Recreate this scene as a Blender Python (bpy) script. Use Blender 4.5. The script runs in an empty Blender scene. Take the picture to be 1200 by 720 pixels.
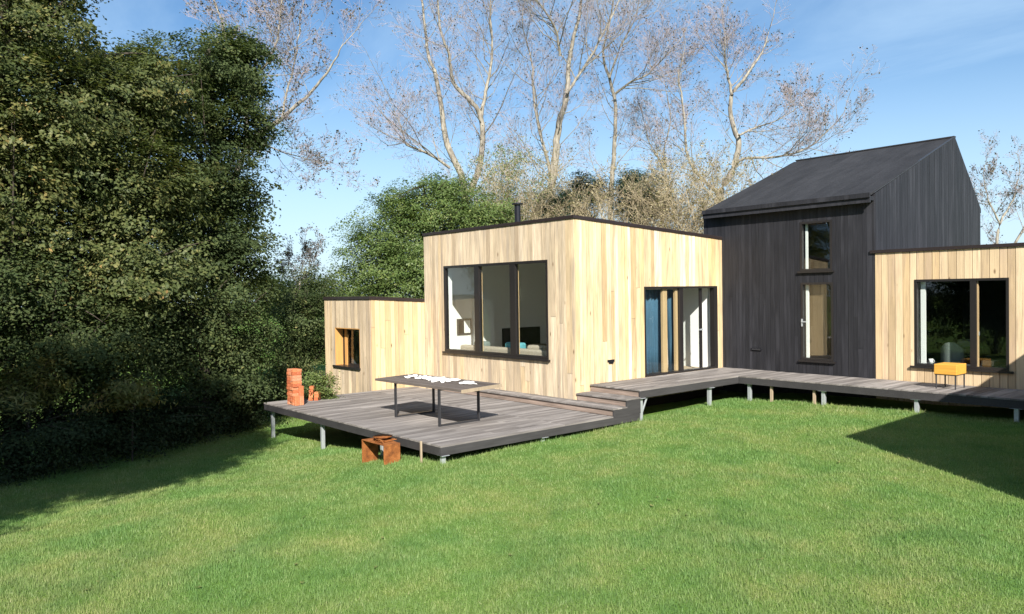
import bpy, math, random
import numpy as np
from mathutils import Vector, Matrix

random.seed(7)
RNG = np.random.default_rng(11)
SC = bpy.context.scene
COL = SC.collection

# ------------------------------------------------------------------ camera
EYE = 2.62
CR = np.array([0.64852587, 0.76104155, -0.01516437])
CU = np.array([-0.00407349, 0.02339144, 0.99971808])
CF = np.array([-0.76118172, 0.64828127, -0.01827005])
FPX = 897.05
CAM = np.array([0.0, 0.0, EYE])

def ray(u, v): return CF + CR * (u - 600) / FPX + CU * (360 - v) / FPX
def at(u, v, d): return CAM + ray(u, v) * d
def on_y(u, v, y): r = ray(u, v); return CAM + r * y / r[1]
def on_z(u, v, z): r = ray(u, v); return CAM + r * (z - EYE) / r[2]

cd = bpy.data.cameras.new('camera')
cam = bpy.data.objects.new('camera', cd)
COL.objects.link(cam)
m = Matrix(((CR[0], CU[0], -CF[0], 0), (CR[1], CU[1], -CF[1], 0), (CR[2], CU[2], -CF[2], EYE), (0, 0, 0, 1)))
cam.matrix_world = m
cd.sensor_width = 36; cd.sensor_fit = 'HORIZONTAL'
cd.lens = FPX / 1200 * 36
cd.clip_start = 0.05; cd.clip_end = 3000
SC.camera = cam

# ------------------------------------------------------------------ ground height
_hx = np.linspace(-60, 60, 1201)
_hk = np.interp(_hx, [-60, -25, -17, -14.5, -12, -10.2, -8, -5, 0, 20, 60],
                [-.95, -.85, -.67, -.54, -.30, -.13, -.05, 0, .02, .03, .03])
_ker = np.hanning(31); _ker /= _ker.sum()
_hk = np.convolve(np.pad(_hk, 15, mode='edge'), _ker, mode='valid')
def gz(x, y):
    x = np.asarray(x, float); y = np.asarray(y, float)
    return (np.interp(x, _hx, _hk) + .02 * (np.clip(y, -10, 20) - 7)
            + .018 * np.sin(x * 1.3 + .6) * np.cos(y * 1.1) + .012 * np.sin(x * 2.9 + y * 2.1))

# ------------------------------------------------------------------ materials
def mat(name):
    m = bpy.data.materials.new(name); m.use_nodes = True
    nt = m.node_tree
    for n in list(nt.nodes): nt.nodes.remove(n)
    out = nt.nodes.new('ShaderNodeOutputMaterial')
    return m, nt, out
def N(nt, t, **kw):
    n = nt.nodes.new(t)
    for k, v in kw.items():
        if k.startswith('i_'):
            key = k[2:]
            key = int(key) if key.isdigit() else key.replace('_', ' ')
            n.inputs[key].default_value = v
        else: setattr(n, k, v)
    return n
def ramp(nt, stops, interp='LINEAR'):
    n = nt.nodes.new('ShaderNodeValToRGB'); n.color_ramp.interpolation = interp
    e = n.color_ramp.elements
    while len(e) < len(stops): e.new(.5)
    for el, (p, c) in zip(e, stops):
        el.position = p; el.color = (*c, 1) if len(c) == 3 else c
    return n
def mixc(nt, fac, a, b, mode='MIX'):
    n = nt.nodes.new('ShaderNodeMix'); n.data_type = 'RGBA'; n.blend_type = mode
    for sock, val in ((0, fac), (6, a), (7, b)):
        if hasattr(val, 'links') or hasattr(val, 'is_linked'): nt.links.new(val, n.inputs[sock])
        elif isinstance(val, (int, float)): n.inputs[sock].default_value = val
        else: n.inputs[sock].default_value = (*val, 1)
    return n.outputs[2]
def tone_attr(nt): return N(nt, 'ShaderNodeAttribute', attribute_name='tone').outputs['Fac']
def noise(nt, scale, det=4, vec=None, rough=.55, vscale=None, off=None):
    n = N(nt, 'ShaderNodeTexNoise'); n.inputs['Scale'].default_value = scale
    n.inputs['Detail'].default_value = det; n.inputs['Roughness'].default_value = rough
    tc = N(nt, 'ShaderNodeTexCoord')
    src = tc.outputs['Object']
    if vscale:
        mp = N(nt, 'ShaderNodeMapping'); mp.inputs['Scale'].default_value = vscale
        nt.links.new(src, mp.inputs['Vector']); src = mp.outputs[0]
        if off is not None: nt.links.new(off, mp.inputs['Location'])
    nt.links.new(src, n.inputs['Vector'])
    return n.outputs['Fac']
def principled(nt, out, col=None, rough=.7, metal=0., spec=.3, bump=None, bstr=.3, bdist=.01):
    p = N(nt, 'ShaderNodeBsdfPrincipled')
    if col is not None:
        if hasattr(col, 'is_linked'): nt.links.new(col, p.inputs['Base Color'])
        else: p.inputs['Base Color'].default_value = (*col, 1)
    if hasattr(rough, 'is_linked'): nt.links.new(rough, p.inputs['Roughness'])
    else: p.inputs['Roughness'].default_value = rough
    p.inputs['Metallic'].default_value = metal
    p.inputs['Specular IOR Level'].default_value = spec
    if bump is not None:
        b = N(nt, 'ShaderNodeBump'); b.inputs['Strength'].default_value = bstr; b.inputs['Distance'].default_value = bdist
        nt.links.new(bump, b.inputs['Height']); nt.links.new(b.outputs[0], p.inputs['Normal'])
    nt.links.new(p.outputs[0], out.inputs['Surface'])
    return p
def simple(name, col, rough=.6, metal=0., spec=.3, var=.15, scale=8.):
    m, nt, out = mat(name)
    nz = noise(nt, scale, 5)
    c = mixc(nt, nz, tuple(x * (1 - var) for x in col), tuple(min(1, x * (1 + var)) for x in col))
    principled(nt, out, c, rough, metal, spec, nz, .1, .004)
    return m

def wood_boards(name, stops, axis='z', grain_dark=.72, rough=.65, spec=.25, knot=True, streak=None, grain=38., blotch=.0, fine=(.3, .7)):
    m, nt, out = mat(name)
    t = tone_attr(nt)
    base = ramp(nt, stops); nt.links.new(t, base.inputs[0])
    vs = {'z': (1, 1, .05), 'y': (1, .05, 1), 'x': (.05, 1, 1)}[axis]
    cmb = N(nt, 'ShaderNodeCombineXYZ')
    mu = N(nt, 'ShaderNodeMath', operation='MULTIPLY'); mu.inputs[1].default_value = 37.
    nt.links.new(t, mu.inputs[0])
    for i in range(3): nt.links.new(mu.outputs[0], cmb.inputs[i])
    g = noise(nt, grain, 5, vscale=vs, off=cmb.outputs[0], rough=.65)
    gr = ramp(nt, [(fine[0], (grain_dark,) * 3), (fine[1], (1.08,) * 3)]); nt.links.new(g, gr.inputs[0])
    c = mixc(nt, 1., base.outputs[0], gr.outputs[0], 'MULTIPLY')
    if blotch:
        bl = noise(nt, 2.2, 4, vscale={'z': (1, 1, .3), 'y': (1, .3, 1), 'x': (.3, 1, 1)}[axis], off=cmb.outputs[0])
        br = ramp(nt, [(.3, (1 - blotch,) * 3), (.7, (1 + blotch * .5,) * 3)]); nt.links.new(bl, br.inputs[0])
        c = mixc(nt, 1., c, br.outputs[0], 'MULTIPLY')
    if streak:
        st = noise(nt, 5., 3, vscale={'z': (1, 1, .12), 'y': (1, .12, 1), 'x': (.12, 1, 1)}[axis], off=cmb.outputs[0])
        sr = ramp(nt, [(.53, (0,) * 3), (.70, (.8,) * 3)]); nt.links.new(st, sr.inputs[0])
        c = mixc(nt, sr.outputs[0], c, streak)
    if streak:
        s2 = noise(nt, 17., 3, vscale={'z': (1, 1, .05), 'y': (1, .05, 1), 'x': (.05, 1, 1)}[axis], off=cmb.outputs[0])
        s2r = ramp(nt, [(.58, (0,) * 3), (.70, (.6,) * 3)]); nt.links.new(s2, s2r.inputs[0])
        c = mixc(nt, s2r.outputs[0], c, tuple(q * .62 for q in streak))
    if knot:
        vo = N(nt, 'ShaderNodeTexVoronoi'); vo.inputs['Scale'].default_value = 3.6
        tc = N(nt, 'ShaderNodeTexCoord'); mp = N(nt, 'ShaderNodeMapping')
        mp.inputs['Scale'].default_value = {'z': (1, 1, .4), 'y': (1, .4, 1), 'x': (.4, 1, 1)}[axis]
        nt.links.new(tc.outputs['Object'], mp.inputs['Vector']); nt.links.new(mp.outputs[0], vo.inputs['Vector'])
        kr = ramp(nt, [(.035, (.85,) * 3), (.10, (0,) * 3)]); nt.links.new(vo.outputs['Distance'], kr.inputs[0])
        c = mixc(nt, kr.outputs[0], c, (.13, .075, .035))
    principled(nt, out, c, rough, 0, spec, g, .25, .004)
    return m

M = {}
M['cedar'] = wood_boards('larch cladding', [(0, (.52, .37, 0.200)), (.25, (.66, .51, 0.315)), (.5, (.74, .58, 0.357)), (.75, (.68, .47, 0.232)), (1, (.80, .68, 0.484))],
                         streak=(.36, .27, .17), blotch=.22, grain_dark=.66)
M['cedar_pale'] = wood_boards('silvering larch cladding', [(0, (.44, .34, 0.232)), (.3, (.58, .46, 0.315)), (.6, (.65, .53, 0.379)), (.85, (.66, .50, 0.305)), (1, (.70, .57, 0.410))],
                              streak=(.33, .27, .21), blotch=.22, grain_dark=.62)
M['cedar_gold'] = wood_boards('golden larch cladding', [(0, (.46, .33, 0.179)), (.4, (.60, .45, 0.252)), (.7, (.66, .51, 0.305)), (1, (.58, .39, 0.179))],
                              streak=(.46, .36, .25), blotch=.14, grain_dark=.80)
M['cedar_fresh'] = wood_boards('pink larch cladding', [(0, (.44, .32, 0.189)), (.3, (.58, .44, 0.273)), (.6, (.66, .51, 0.326)), (1, (.54, .39, 0.220))],
                               streak=(.44, .32, .22), blotch=.12, grain_dark=.80)
M['charred'] = wood_boards('black stained boards', [(0, (.020, .020, .024)), (.5, (.0245, .0245, .029)), (1, (.030, .030, .036))],
                           knot=False, grain_dark=.6, rough=.6, spec=.25, streak=(.036, .036, .042), blotch=.25)
M['black_roof'] = wood_boards('black roof boards', [(0, (.026, .026, .028)), (1, (.038, .038, .041))], axis='y', knot=False, grain_dark=.7, rough=.75, spec=.2, blotch=.3)
M['deck'] = wood_boards('weathered deck boards', [(0, (.160, .144, .134)), (.4, (.205, .186, .174)), (.75, (.25, .227, .213)), (1, (.30, .273, .256))],
                        axis='y', knot=False, grain_dark=.62, rough=.8, spec=.15, streak=(.31, .285, .265), blotch=.28, grain=30)
M['riser'] = wood_boards('rough step boards', [(0, (.28, .21, .17)), (1, (.40, .31, .26))], axis='x', knot=True, grain_dark=.5, rough=.85, spec=.1, blotch=.35)
M['fascia'] = wood_boards('dark painted fascia', [(0, (.040, .038, .040)), (1, (.058, .055, .056))], axis='y', knot=False, grain_dark=.7, rough=.6, spec=.3, blotch=.25)
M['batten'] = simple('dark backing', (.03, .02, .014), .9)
M['roof_trim'] = simple('dark brown metal trim', (.028, .020, .019), .45, .2, .4, .2, 3)
M['roof_felt'] = simple('roof covering', (.06, .065, .05), .9, 0, .1, .4, 3)
M['frame'] = simple('black window frame', (.016, .014, .014), .35, 0, .45, .1)
M['oak'] = wood_boards('inner oak frame', [(0, (.50, .33, .17)), (1, (.62, .44, .25))], knot=False, grain_dark=.8)
M['reveal'] = wood_boards('orange wood reveal', [(0, (.50, .26, .08)), (1, (.56, .30, .10))], knot=False, grain_dark=.8)
M['white'] = simple('white plaster', (.80, .80, .78), .85, 0, .15, .02, 2)
M['white_gloss'] = simple('white painted timber', (.82, .82, .80), .5, 0, .3, .02, 2)
M['floor'] = wood_boards('interior floor', [(0, (.42, .32, .22)), (1, (.52, .41, .29))], axis='y', knot=False)
M['dark_stain'] = simple('dark stained inner boards', (.016, .017, .02), .8)
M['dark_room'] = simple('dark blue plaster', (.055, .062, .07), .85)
M['steel'] = simple('galvanised steel', (.50, .53, .55), .45, .55, .5, .25, 30)
M['metal_dark'] = simple('dark steel', (.055, .055, .06), .42, .5, .4, .3, 20)
M['flue'] = simple('black flue', (.015, .015, .02), .3, .3, .5, .1)
M['blue_cloth'] = simple('blue curtain', (.055, .12, .185), .9, 0, .1, .2, 15)
M['grey_cloth'] = simple('grey cloth', (.19, .22, .21), .9, 0, .1, .2, 20)
M['teal_cloth'] = simple('teal cloth', (.12, .36, .42), .9, 0, .1, .25, 20)
M['beige_cloth'] = simple('beige cloth', (.42, .36, .29), .9, 0, .1, .3, 20)
M['tan_blind'] = simple('tan blind', (.13, .09, .05), .85, 0, .1, .12, 3)  # colour of the larch reflection in the door glass
M['screen'] = simple('dark screen', (.012, .012, .012), .3, 0, .4)
M['rust'] = None
M['brick'] = None
M['stool_wood'] = wood_boards('honey coloured wood', [(0, (.58, .29, .045)), (1, (.66, .35, .06))], axis='x', knot=False, grain_dark=.75)
M['pale_wood'] = wood_boards('pale cut timber', [(0, (.33, .26, .18)), (1, (.42, .33, .23))], knot=False, grain_dark=.7)
M['table_wood'] = wood_boards('weathered tabletop', [(0, (.085, .068, .058)), (1, (.15, .125, .11))], axis='x', knot=False, grain_dark=.6, rough=.75)
M['shell'] = simple('chalk white', (.82, .81, .77), .7, 0, .3, .08, 30)

def make_rust():
    m, nt, out = mat('rusted steel')
    a = noise(nt, 9, 6); b = noise(nt, 60, 4)
    r = ramp(nt, [(.25, (.11, .040, .015)), (.5, (.25, .088, .024)), (.75, (.37, .145, .045))]); nt.links.new(a, r.inputs[0])
    r2 = ramp(nt, [(.3, (.7,) * 3), (.7, (1.15,) * 3)]); nt.links.new(b, r2.inputs[0])
    principled(nt, out, mixc(nt, 1, r.outputs[0], r2.outputs[0], 'MULTIPLY'), .85, .1, .2, b, .4, .004)
    return m
def make_brick():
    m, nt, out = mat('red brick')
    t = tone_attr(nt)
    oi = N(nt, 'ShaderNodeObjectInfo')
    r = ramp(nt, [(0, (.38, .11, .05)), (.4, (.47, .15, .065)), (.75, (.53, .19, .085)), (1, (.52, .24, .14))]); nt.links.new(oi.outputs['Random'], r.inputs[0])
    b = noise(nt, 45, 5)
    r2 = ramp(nt, [(.3, (.62,) * 3), (.7, (1.15,) * 3)]); nt.links.new(b, r2.inputs[0])
    c = mixc(nt, 1, r.outputs[0], r2.outputs[0], 'MULTIPLY')
    d = noise(nt, 14, 3); dr = ramp(nt, [(.6, (0,) * 3), (.75, (.4,) * 3)]); nt.links.new(d, dr.inputs[0])
    principled(nt, out, mixc(nt, dr.outputs[0], c, (.58, .46, .40)), .9, 0, .1, b, .5, .006)
    return m
M['rust'] = make_rust(); M['brick'] = make_brick()

def make_glass():
    m, nt, out = mat('window glass')
    tr = N(nt, 'ShaderNodeBsdfTransparent'); tr.inputs[0].default_value = (.93, .95, .94, 1)
    gl = N(nt, 'ShaderNodeBsdfGlossy'); gl.inputs['Roughness'].default_value = .0
    lw = N(nt, 'ShaderNodeLayerWeight'); lw.inputs['Blend'].default_value = .5
    pw = N(nt, 'ShaderNodeMath', operation='POWER'); pw.inputs[1].default_value = 5.; nt.links.new(lw.outputs['Facing'], pw.inputs[0])
    fr = N(nt, 'ShaderNodeMath', operation='MULTIPLY_ADD'); fr.inputs[1].default_value = .95; fr.inputs[2].default_value = .055; nt.links.new(pw.outputs[0], fr.inputs[0])
    wv = noise(nt, 1.2, 2)
    bp = N(nt, 'ShaderNodeBump'); bp.inputs['Strength'].default_value = .04; bp.inputs['Distance'].default_value = .02
    nt.links.new(wv, bp.inputs['Height']); nt.links.new(bp.outputs[0], gl.inputs['Normal'])
    mx = N(nt, 'ShaderNodeMixShader')
    nt.links.new(fr.outputs[0], mx.inputs[0]); nt.links.new(tr.outputs[0], mx.inputs[1]); nt.links.new(gl.outputs[0], mx.inputs[2])
    nt.links.new(mx.outputs[0], out.inputs['Surface'])
    return m
M['glass'] = make_glass()

def leaf_mat(name, stops, transl=.35, rough=.5, spec=.35, tcol=1.25):
    m, nt, out = mat(name)
    t = tone_attr(nt)
    r = ramp(nt, stops); nt.links.new(t, r.inputs[0])
    p = N(nt, 'ShaderNodeBsdfPrincipled'); p.inputs['Roughness'].default_value = rough
    p.inputs['Specular IOR Level'].default_value = spec
    nt.links.new(r.outputs[0], p.inputs['Base Color'])
    tl = N(nt, 'ShaderNodeBsdfTranslucent')
    nt.links.new(mixc(nt, 1, r.outputs[0], (tcol, tcol * 1.05, tcol * .6), 'MULTIPLY'), tl.inputs[0])
    mx = N(nt, 'ShaderNodeMixShader'); mx.inputs[0].default_value = transl
    nt.links.new(p.outputs[0], mx.inputs[1]); nt.links.new(tl.outputs[0], mx.inputs[2])
    nt.links.new(mx.outputs[0], out.inputs['Surface'])
    return m
M['leaf_alder'] = leaf_mat('alder leaves', [(0, (0.050, 0.070, 0.025)), (.4, (0.085, 0.107, 0.035)), (.7, (0.144, 0.152, 0.053)), (.9, (0.237, 0.206, 0.069)), (1, (0.338, 0.213, 0.081))], .35, .55, .25)
M['leaf_dark'] = leaf_mat('dark alder leaves', [(0, (0.039, 0.060, 0.024)), (.5, (0.067, 0.092, 0.033)), (.85, (0.113, 0.131, 0.048)), (1, (0.207, 0.190, 0.069))], .35, .6, .18)
M['leaf_bush'] = leaf_mat('willow bush leaves', [(0, (0.057, 0.098, 0.025)), (.5, (0.115, 0.167, 0.046)), (.85, (0.196, 0.230, 0.075)), (1, (0.322, 0.322, 0.138))])
M['leaf_pale'] = leaf_mat('pale green leaves', [(0, (.07, .11, .03)), (.6, (.12, .16, .045)), (1, (.22, .22, .08))])
M['leaf_pine'] = leaf_mat('conifer needles', [(0, (.012, .028, .014)), (.7, (.026, .048, .022)), (1, (.05, .075, .03))], .15)
M['leaf_sparse'] = leaf_mat('few remaining autumn leaves', [(0, (.045, .05, .03)), (.5, (.085, .08, .05)), (1, (.16, .13, .09))], .25)
M['leaf_bramble'] = leaf_mat('dark bramble leaves', [(0, (.018, .030, .012)), (.6, (.032, .048, .018)), (1, (.07, .075, .03))], .25, .6, .15)
M['leaf_straw'] = leaf_mat('dry straw coloured leaves', [(0, (.16, .14, .06)), (.6, (.27, .235, .12)), (1, (.40, .35, .22))], .3)
M['leaf_fern'] = leaf_mat('yellowing fern', [(0, (.10, .12, .03)), (.6, (.22, .20, .06)), (1, (.30, .17, .06))])
M['grass_blade'] = None

def bark_mat(name, a, b, scale=6):
    m, nt, out = mat(name)
    n1 = noise(nt, scale, 6, vscale=(1, 1, .35))
    r = ramp(nt, [(.3, a), (.7, b)]); nt.links.new(n1, r.inputs[0])
    principled(nt, out, r.outputs[0], .9, 0, .1, n1, .6, .02)
    return m
M['bark_pale'] = bark_mat('pale bark', (.11, .097, .08), (.34, .31, .25), 9)
M['bark_twig'] = bark_mat('twig bark', (.28, .235, .24), (.42, .355, .355))
M['bark_dark'] = bark_mat('dark bark', (.035, .028, .022), (.09, .075, .06))
M['bark_beige'] = bark_mat('beige scrub twigs', (.26, .21, .13), (.48, .40, .27))

def ground_mats():
    def patches(nt):
        a = noise(nt, .55, 5, rough=.62); b = noise(nt, 2.6, 4)
        ra = ramp(nt, [(.40, (0,) * 3), (.60, (1,) * 3)]); nt.links.new(a, ra.inputs[0])
        rb = ramp(nt, [(.35, (0,) * 3), (.7, (1,) * 3)]); nt.links.new(b, rb.inputs[0])
        return ra.outputs[0], rb.outputs[0]
    m, nt, out = mat('lawn soil')
    a, b = patches(nt)
    c = mixc(nt, a, (.09, .17, .035), (.17, .22, .055))
    c = mixc(nt, b, c, (.11, .20, .04))
    f = noise(nt, 55, 4); fr = ramp(nt, [(.3, (.55,) * 3), (.7, (1.2,) * 3)]); nt.links.new(f, fr.inputs[0])
    principled(nt, out, mixc(nt, 1, c, fr.outputs[0], 'MULTIPLY'), .95, 0, .05, f, .8, .03)
    M['ground'] = m
    m, nt, out = mat('grass blades')
    a, b = patches(nt)
    t = tone_attr(nt)
    r1 = ramp(nt, [(0, (0.097, 0.190, 0.053)), (.55, (0.165, 0.283, 0.086)), (.9, (0.259, 0.368, 0.138)), (1, (0.462, 0.465, 0.264))]); nt.links.new(t, r1.inputs[0])
    r2 = ramp(nt, [(0, (0.157, 0.217, 0.071)), (.55, (0.243, 0.291, 0.108)), (.85, (0.335, 0.356, 0.173)), (1, (0.497, 0.445, 0.281))]); nt.links.new(t, r2.inputs[0])
    c = mixc(nt, a, r1.outputs[0], r2.outputs[0])
    c = mixc(nt, b, c, mixc(nt, .4, c, (.14, .25, .07)))
    e = noise(nt, 1.1, 6, rough=.7, vscale=(1, 1, 0)); er = ramp(nt, [(.30, (.62, .70, .66)), (.48, (1, 1, 1)), (.72, (1.22, 1.14, 1.05))]); nt.links.new(e, er.inputs[0])
    c = mixc(nt, 1, c, er.outputs[0], 'MULTIPLY')
    p = N(nt, 'ShaderNodeBsdfPrincipled'); p.inputs['Roughness'].default_value = .5; p.inputs['Specular IOR Level'].default_value = .25
    nt.links.new(c, p.inputs['Base Color'])
    tl = N(nt, 'ShaderNodeBsdfTranslucent'); nt.links.new(c, tl.inputs[0])
    mx = N(nt, 'ShaderNodeMixShader'); mx.inputs[0].default_value = .3
    nt.links.new(p.outputs[0], mx.inputs[1]); nt.links.new(tl.outputs[0], mx.inputs[2])
    nt.links.new(mx.outputs[0], out.inputs['Surface'])
    M['grass_blade'] = m
ground_mats()

# ------------------------------------------------------------------ mesh helpers
def mesh_np(name, V, F, material, parent=None, tone=None, smooth=False):
    """V (n,3), F (m,k) constant polygon size, tone per face."""
    V = np.asarray(V, np.float32); F = np.asarray(F, np.int32); k = F.shape[1]
    me = bpy.data.meshes.new(name)
    me.vertices.add(len(V)); me.vertices.foreach_set('co', V.ravel())
    me.loops.add(F.size); me.loops.foreach_set('vertex_index', F.ravel())
    me.polygons.add(len(F)); me.polygons.foreach_set('loop_start', np.arange(0, F.size, k, dtype=np.int32))
    if smooth: me.polygons.foreach_set('use_smooth', np.ones(len(F), bool))
    if tone is not None:
        a = me.attributes.new('tone', 'FLOAT', 'FACE'); a.data.foreach_set('value', np.asarray(tone, np.float32))
    me.update(calc_edges=True)
    me.materials.append(material)
    o = bpy.data.objects.new(name, me); COL.objects.link(o)
    if parent: o.parent = parent
    return o

class MB:
    def __init__(s): s.v = []; s.f = []; s.t = []
    def hexa(s, p, tone=.5):
        b = len(s.v); s.v += [tuple(map(float, q)) for q in p]
        for q in ((0, 3, 2, 1), (4, 5, 6, 7), (0, 1, 5, 4), (1, 2, 6, 5), (2, 3, 7, 6), (3, 0, 4, 7)):
            s.f.append(tuple(b + i for i in q)); s.t.append(tone)
    def box(s, x0, x1, y0, y1, z0, z1, tone=.5):
        s.hexa([(x0, y0, z0), (x1, y0, z0), (x1, y1, z0), (x0, y1, z0), (x0, y0, z1), (x1, y0, z1), (x1, y1, z1), (x0, y1, z1)], tone)
    def bar(s, a, b, w, h=None, tone=.5, up=(0, 0, 1)):
        h = h or w; a = Vector(a); b = Vector(b); d = (b - a).normalized(); u = Vector(up)
        if abs(d.dot(u)) > .95: u = Vector((0, 1, 0))
        r = d.cross(u).normalized() * (w / 2); u2 = r.cross(d).normalized() * (h / 2)
        s.hexa([a - r - u2, a + r - u2, b + r - u2, b - r - u2, a - r + u2, a + r + u2, b + r + u2, b - r + u2], tone)
    def poly(s, pts, tone=.5):
        b = len(s.v); s.v += [tuple(map(float, q)) for q in pts]; s.f.append(tuple(range(b, b + len(pts)))); s.t.append(tone)
    def tube(s, pts, radii, n=8, tone=.5, caps=True):
        P = [Vector(q) for q in pts]; rings = []
        for i, c in enumerate(P):
            d = (P[min(i + 1, len(P) - 1)] - P[max(i - 1, 0)]).normalized()
            u = Vector((0, 0, 1)) if abs(d.z) < .9 else Vector((0, 1, 0))
            a = d.cross(u).normalized(); e = a.cross(d); b = len(s.v)
            for k in range(n):
                an = 2 * math.pi * k / n
                s.v.append(tuple(c + (a * math.cos(an) + e * math.sin(an)) * radii[i]))
            rings.append(b)
        for i in range(len(P) - 1):
            for k in range(n):
                k2 = (k + 1) % n
                s.f.append((rings[i] + k, rings[i] + k2, rings[i + 1] + k2, rings[i + 1] + k)); s.t.append(tone)
        if caps:
            s.f.append(tuple(rings[0] + k for k in range(n))); s.t.append(tone)
            s.f.append(tuple(rings[-1] + k for k in reversed(range(n)))); s.t.append(tone)
    def build(s, name, material, parent=None, bevel=0, smooth=False, loc=None):
        me = bpy.data.meshes.new(name); me.from_pydata(s.v, [], s.f)
        a = me.attributes.new('tone', 'FLOAT', 'FACE'); a.data.foreach_set('value', np.asarray(s.t, np.float32))
        import bmesh
        bm = bmesh.new(); bm.from_mesh(me); bmesh.ops.recalc_face_normals(bm, faces=bm.faces); bm.to_mesh(me); bm.free()
        if smooth:
            for p in me.polygons: p.use_smooth = True
        me.materials.append(material)
        o = bpy.data.objects.new(name, me); COL.objects.link(o)
        if parent: o.parent = parent
        if bevel:
            md = o.modifiers.new('bevel', 'BEVEL'); md.width = bevel; md.segments = 2; md.limit_method = 'ANGLE'
        return o

def tag(o, label=None, cat=None, group=None, kind=None):
    if label: o['label'] = label
    if cat: o['category'] = cat
    if group: o['group'] = group
    if kind: o['kind'] = kind
    return o
def thing(name, label, cat, loc=(0, 0, 0), group=None):
    # the children keep world coordinates: the empty sits at the base and the parent inverse undoes it
    o = bpy.data.objects.new(name, None); COL.objects.link(o); o.location = tuple(float(c) for c in loc)
    o.empty_display_size = .2
    return tag(o, label, cat, group)
def settle():
    """parts were modelled in world space: give each its parent's inverse transform."""
    bpy.context.view_layer.update()
    for o in list(COL.objects):
        if o.parent is not None and o.parent.type == 'EMPTY' and not o.get('_loc'):
            o.matrix_parent_inverse = o.parent.matrix_world.inverted()
        if '_loc' in o: del o['_loc']

# ------------------------------------------------------------------ walls with boards
def subtract(z0, z1, holes):
    segs = [(z0, z1)]
    for a, b in holes:
        out = []
        for c, d in segs:
            if b <= c or a >= d: out.append((c, d))
            else:
                if a > c: out.append((c, a))
                if b < d: out.append((b, d))
        segs = out
    return segs

def board_wall(parent, P0, P1, z0, ztop, material, openings=(), bw=.135, bvar=.25, t=.024, gap=.010, joints=.35, s0=0., tone=(0, 1), name='wall', seed=0, label=None):
    """boards standing on the outer face of the wall P0->P1 (left to right seen from outside)"""
    rs = random.Random(seed)
    P0 = np.array(P0, float); P1 = np.array(P1, float); L = np.linalg.norm(P1 - P0); u = (P1 - P0) / L; n = np.array([u[1], -u[0]])
    mb = MB(); s = s0; edges = [s]
    while s < L - 1e-4:
        s += bw * (1 + rs.uniform(-bvar, bvar)); edges.append(min(s, L))
    if len(edges) > 2 and edges[-1] - edges[-2] < .04: edges.pop(-2)
    def pt(s_, d, z): q = P0 + u * s_ - n * d; return (q[0], q[1], z)
    for a, b in zip(edges[:-1], edges[1:]):
        cuts = sorted({a, b, *[c for o in openings for c in o[:2] if a + .004 < c < b - .004]})
        base = rs.uniform(*tone); zj = rs.uniform(z0 + .4, z0 + 2.6) if rs.random() < joints else None
        tone2 = min(1, max(0, base + rs.uniform(-.35, .35))); off = rs.uniform(0, .004)
        for c, d in zip(cuts[:-1], cuts[1:]):
            c2 = c + (gap / 2 if c == a else 0); d2 = d - (gap / 2 if d == b else 0)
            mid = (c + d) / 2
            holes = [(o[2], o[3]) for o in openings if o[0] - .001 < mid < o[1] + .001]
            zt0, zt1 = ztop(c2), ztop(d2); zt = min(zt0, zt1)
            for za, zb in subtract(z0, max(zt0, zt1), holes):
                parts = [(za, zb)] if not (zj and za + .2 < zj < zb - .2) else [(za, zj - .003), (zj + .003, zb)]
                for qa, qb in parts:
                    top = qb > zt - 1e-3
                    ta, tb = (zt0, zt1) if top else (qb, qb)
                    mb.hexa([pt(c2, -off, qa), pt(d2, -off, qa), pt(d2, t, qa), pt(c2, t, qa), pt(c2, -off, ta), pt(d2, -off, tb), pt(d2, t, tb), pt(c2, t, ta)],
                            base if qa < (zj or 99) else tone2)
    o = mb.build(name, material, parent)
    if label: o['label'] = label
    return o

def lining(parent, P0, P1, z0, ztop, material, openings=(), d0=.0325, d1=.26, s0=.03, s1=.03, name='inner_wall'):
    if d0 > .03: lining(parent, P0, P1, z0, ztop, M['batten'], openings, .0255, .0315, s0, s1, 'backing')
    P0 = np.array(P0, float); P1 = np.array(P1, float); L = np.linalg.norm(P1 - P0); u = (P1 - P0) / L; n = np.array([u[1], -u[0]])
    mb = MB()
    def pt(s_, d, z): q = P0 + u * s_ - n * d; return (q[0], q[1], z)
    cuts = sorted({s0, L - s1, *[c for o in openings for c in o[:2]]})
    for c, d in zip(cuts[:-1], cuts[1:]):
        mid = (c + d) / 2
        holes = [(o[2], o[3]) for o in openings if o[0] < mid < o[1]]
        zm = max(ztop(c), ztop(d))
        for za, zb in subtract(z0, zm, holes):
            top = zb >= zm - 1e-6
            ta, tb = (ztop(c), ztop(d)) if top else (zb, zb)
            mb.hexa([pt(c, d0, za), pt(d, d0, za), pt(d, d1, za), pt(c, d1, za), pt(c, d0, ta), pt(d, d0, tb), pt(d, d1, tb), pt(c, d1, ta)])
    return mb.build(name, material, parent)

class Face:
    """local frame of a wall face: s along, d inward, z"""
    def __init__(f, P0, P1):
        f.P0 = np.array(P0, float); P1 = np.array(P1, float); f.L = np.linalg.norm(P1 - f.P0); f.u = (P1 - f.P0) / f.L; f.n = np.array([f.u[1], -f.u[0]])
    def p(f, s, d, z): q = f.P0 + f.u * s - f.n * d; return (q[0], q[1], z)
    def box(f, mb, s0, s1, d0, d1, z0, z1, tone=.5):
        mb.hexa([f.p(s0, d0, z0), f.p(s1, d0, z0), f.p(s1, d1, z0), f.p(s0, d1, z0), f.p(s0, d0, z1), f.p(s1, d0, z1), f.p(s1, d1, z1), f.p(s0, d1, z1)], tone)

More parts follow.
